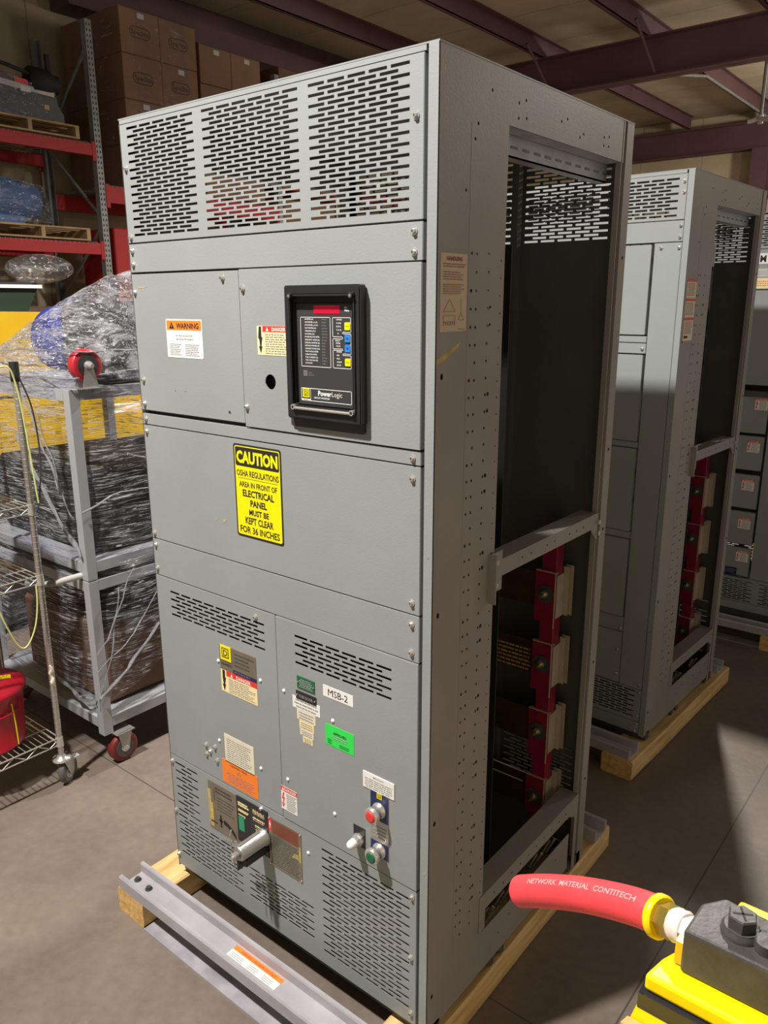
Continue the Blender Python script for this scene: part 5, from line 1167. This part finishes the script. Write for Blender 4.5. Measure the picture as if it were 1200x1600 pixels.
hull(wrapfn(-.85, .05, 1.245, 1.60, -.975, .37, .05, 3, .25), 50, 24, FILMC, 'film', t)
def cable(pts, label, m=CABLE, r=.0032):
    P = [Vector(p) for p in pts]; out = []
    for i in range(len(P)-1):
        p0, p1, p2, p3 = P[max(i-1,0)], P[i], P[i+1], P[min(i+2,len(P)-1)]
        for k in range(6):
            t_ = k/6; out.append(.5*((2*p1) + (p2-p0)*t_ + (2*p0-5*p1+4*p2-p3)*t_*t_ + (3*p1-p0-3*p2+p3)*t_**3))
    out.append(P[-1]); mb = MB(); mb.tube(out, r, m, 6); return tag(mb.build('cable'), label, 'cable')
cable([(-.95,-.05,1.70),(-.91,.05,1.76),(-.908,.085,1.68),(-.906,.10,1.50),(-.905,.11,1.30),(-.906,.115,1.235)], 'green and yellow cable draped over the top of the shelving post')
cable([(-.915,.10,1.72),(-.912,.135,1.60),(-.91,.145,1.42),(-.912,.125,1.26),(-.915,.11,1.20)], 'thin dark cable hanging beside the shelving post', GRNDK)
cable([(-.912,-.10,.91),(-.905,-.075,.80),(-.905,-.035,.69),(-.905,.0,.675),(-.905,.04,.74),(-.905,.06,.83),(-.908,.066,.91)], 'pale yellow cable hanging in a loop below the middle wire shelf')

# ------------------------------------------------------------------ yellow pump with a red hose, close to the camera
pm = thing('yellow_pump', (1.95,-.68,0), 'yellow pump with a black block and cross-slotted plug, bottom right corner', 'pump')
F = Face((0,0,0), (1,0,0), (0,1,0), (0,0,1))
def taper_box(mb, a, b, z0, z1, m):
    """frustum between two xy rectangles a (at z0) and b (at z1)"""
    mb.add([(a[0],a[2],z0),(a[1],a[2],z0),(a[1],a[3],z0),(a[0],a[3],z0),(b[0],b[2],z1),(b[1],b[2],z1),(b[1],b[3],z1),(b[0],b[3],z1)], [(0,3,2,1),(4,5,6,7),(0,1,5,4),(1,2,6,5),(2,3,7,6),(3,0,4,7)], m)
mb = MB(); mb.box(1.80, 2.10, -.79, -.56, 0.012, 1.20, PYEL); taper_box(mb, (1.80,2.10,-.79,-.56), (1.772,2.13,-.83,-.56), 1.20, 1.26, PYEL)
mb.prism(F, [(1.768,-.83),(2.13,-.83),(2.13,-.565),(1.850,-.565),(1.830,-.66),(1.7965,-.69),(1.790,-.735)], 1.26, 1.334, PYEL); mb.build('housing', pm, bevel=.006)
mb = MB(); mb.prism(F, [(1.789,-.7475),(2.12,-.7475),(2.12,-.7370),(1.7915,-.7370)], 1.334, 1.3375, PTAN); mb.build('worn_band', pm, label='worn tan band across the housing')
mb = MB(); taper_box(mb, (1.793,2.12,-.736,-.700), (1.797,2.114,-.733,-.700), 1.334, 1.349, PYEL); mb.build('ledge', pm)
mb = MB(); mb.box(1.76, 2.15, -.80, -.54, 0, .012, BLKM); mb.build('foot_plate', pm)
mb = MB(); mb.prism(F, [(1.800,-.728),(2.11,-.728),(2.11,-.575),(1.842,-.575),(1.842,-.64),(1.822,-.66),(1.806,-.70)], 1.3660, 1.384, PYEL); mb.build('top_plate', pm, bevel=.004)
mb = MB(); mb.box(1.798, 2.114, -.7335, -.70, 1.3495, 1.3655, mat('glossy_black', (.02,.02,.025), .18)); mb.build('strap', pm, label='glossy black strap')
mb = MB(); mb.prism(F, [(1.824,-.706),(2.06,-.706),(2.06,-.655),(1.858,-.642),(1.842,-.640),(1.826,-.662)], 1.3845, 1.430, PBLK); blk = mb.build('valve_block', pm, bevel=.003, label='black block on top of the pump')
mb = MB(); c = (1.865,-.676); mb.lathe((*c,1.4300), (0,0,1), [(0,.0175),(.004,.0170),(.006,.0145),(.007,.0145)], PBLK, 24); mb.lathe((*c,1.436), (0,0,1), [(0,.0130),(.012,.0130),(.0135,.0118)], PBLK, 6, False)
for a in (0.5, 0.5+PI/2):
    d_ = Vector((math.cos(a), math.sin(a), 0)); q = d_.cross(Vector((0,0,1))); 
    mb.prism(Face((*c,1.4496), d_, q, (0,0,1)), [(-.0085,-.0010),(.0085,-.0010),(.0085,.0010),(-.0085,.0010)], 0, .0002, BLKM)
mb.build('hex_plug', blk, label='black hexagonal plug with a cross slot')
mb = MB(); mb.cyl((1.888,-.684,1.430), (1.888,-.684,1.440), .010, PBLK, 12); mb.build('side_plug', blk)
hp = [(1.608,-.604,1.287),(1.642,-.615,1.313),(1.692,-.630,1.346),(1.736,-.643,1.370),(1.769,-.654,1.386),(1.790,-.661,1.393)]
P = [Vector(p) for p in hp]; sm = []
for i in range(len(P)-1):
    p0, p1, p2, p3 = P[max(i-1,0)], P[i], P[i+1], P[min(i+2,len(P)-1)]
    for k in range(5):
        t_ = k/5; sm.append(.5*((2*p1) + (p2-p0)*t_ + (2*p0-5*p1+4*p2-p3)*t_*t_ + (3*p1-p0-3*p2+p3)*t_**3))
sm.append(P[-1])
mb = MB(); mb.tube(sm, .0185, HOSE, 28); 
d_ = (sm[0]-sm[1]).normalized(); mb.cyl(sm[0]+d_*.0003, sm[0]+d_*.0006, .0145, BLKM, 24)
hs_ = mb.build('red_hose', pm, label='short length of red rubber hose')
# raised lettering following the top of the hose
mb = MB(); gl = 'NETWORK  MATERIAL  CONTITECH'
camp = Vector((1.98,-1.33,1.98)); acc = [0]
for a, b in zip(sm, sm[1:]): acc.append(acc[-1]+(b-a).length)
def on_hose(s_, h_, e=.0003):
    i = max(k for k in range(len(acc)-1) if acc[k] <= s_ or k == 0); t_ = (s_-acc[i])/(acc[i+1]-acc[i]); p = sm[i].lerp(sm[i+1], t_); d = (sm[i+1]-sm[i]).normalized()
    up = Vector((0,0,1)); up = (up - d*up.dot(d)).normalized(); side = d.cross(up); ang = .75 - h_/.0185
    n_ = up*math.cos(ang) + side*math.sin(ang); return p + n_*(.0185+e)
vs, fs, a_, b_ = glyphs(gl, .02); L_ = .165; mb.add([on_hose(.035+(x-a_)/(b_-a_)*L_, y*.0085) for x, y in vs], fs, HPRINT); mb.build('hose_print', hs_, base=BASE[pm.name], label='pale print along the hose')
ax = (Vector((1.830,-.676,1.406)) - Vector(hp[-1])).normalized(); q = Vector(hp[-1])
mb = MB(); mb.lathe(q-ax*.006, ax, [(0,.0195),(.002,.0215),(.007,.0215),(.009,.019)], PYEL, 24); mb.lathe(q+ax*.003, ax, [(0,.0165),(.014,.0165)], BRASS, 6, False); mb.lathe(q+ax*.017, ax, [(0,.015),(.004,.0165),(.008,.015),(.012,.0165),(.015,.0145)], PBRONZ, 16); mb.lathe(q+ax*.030, ax, [(0,.0135),(.014,.0135)], PBRONZ, 6, False)
mb.build('hose_fitting', pm, label='brass and white hose fitting')
mb = MB(); mb.box(1.817, 1.826, -.700, -.690, 1.386, 1.410, BRASS); mb.build('brass_bracket', pm)
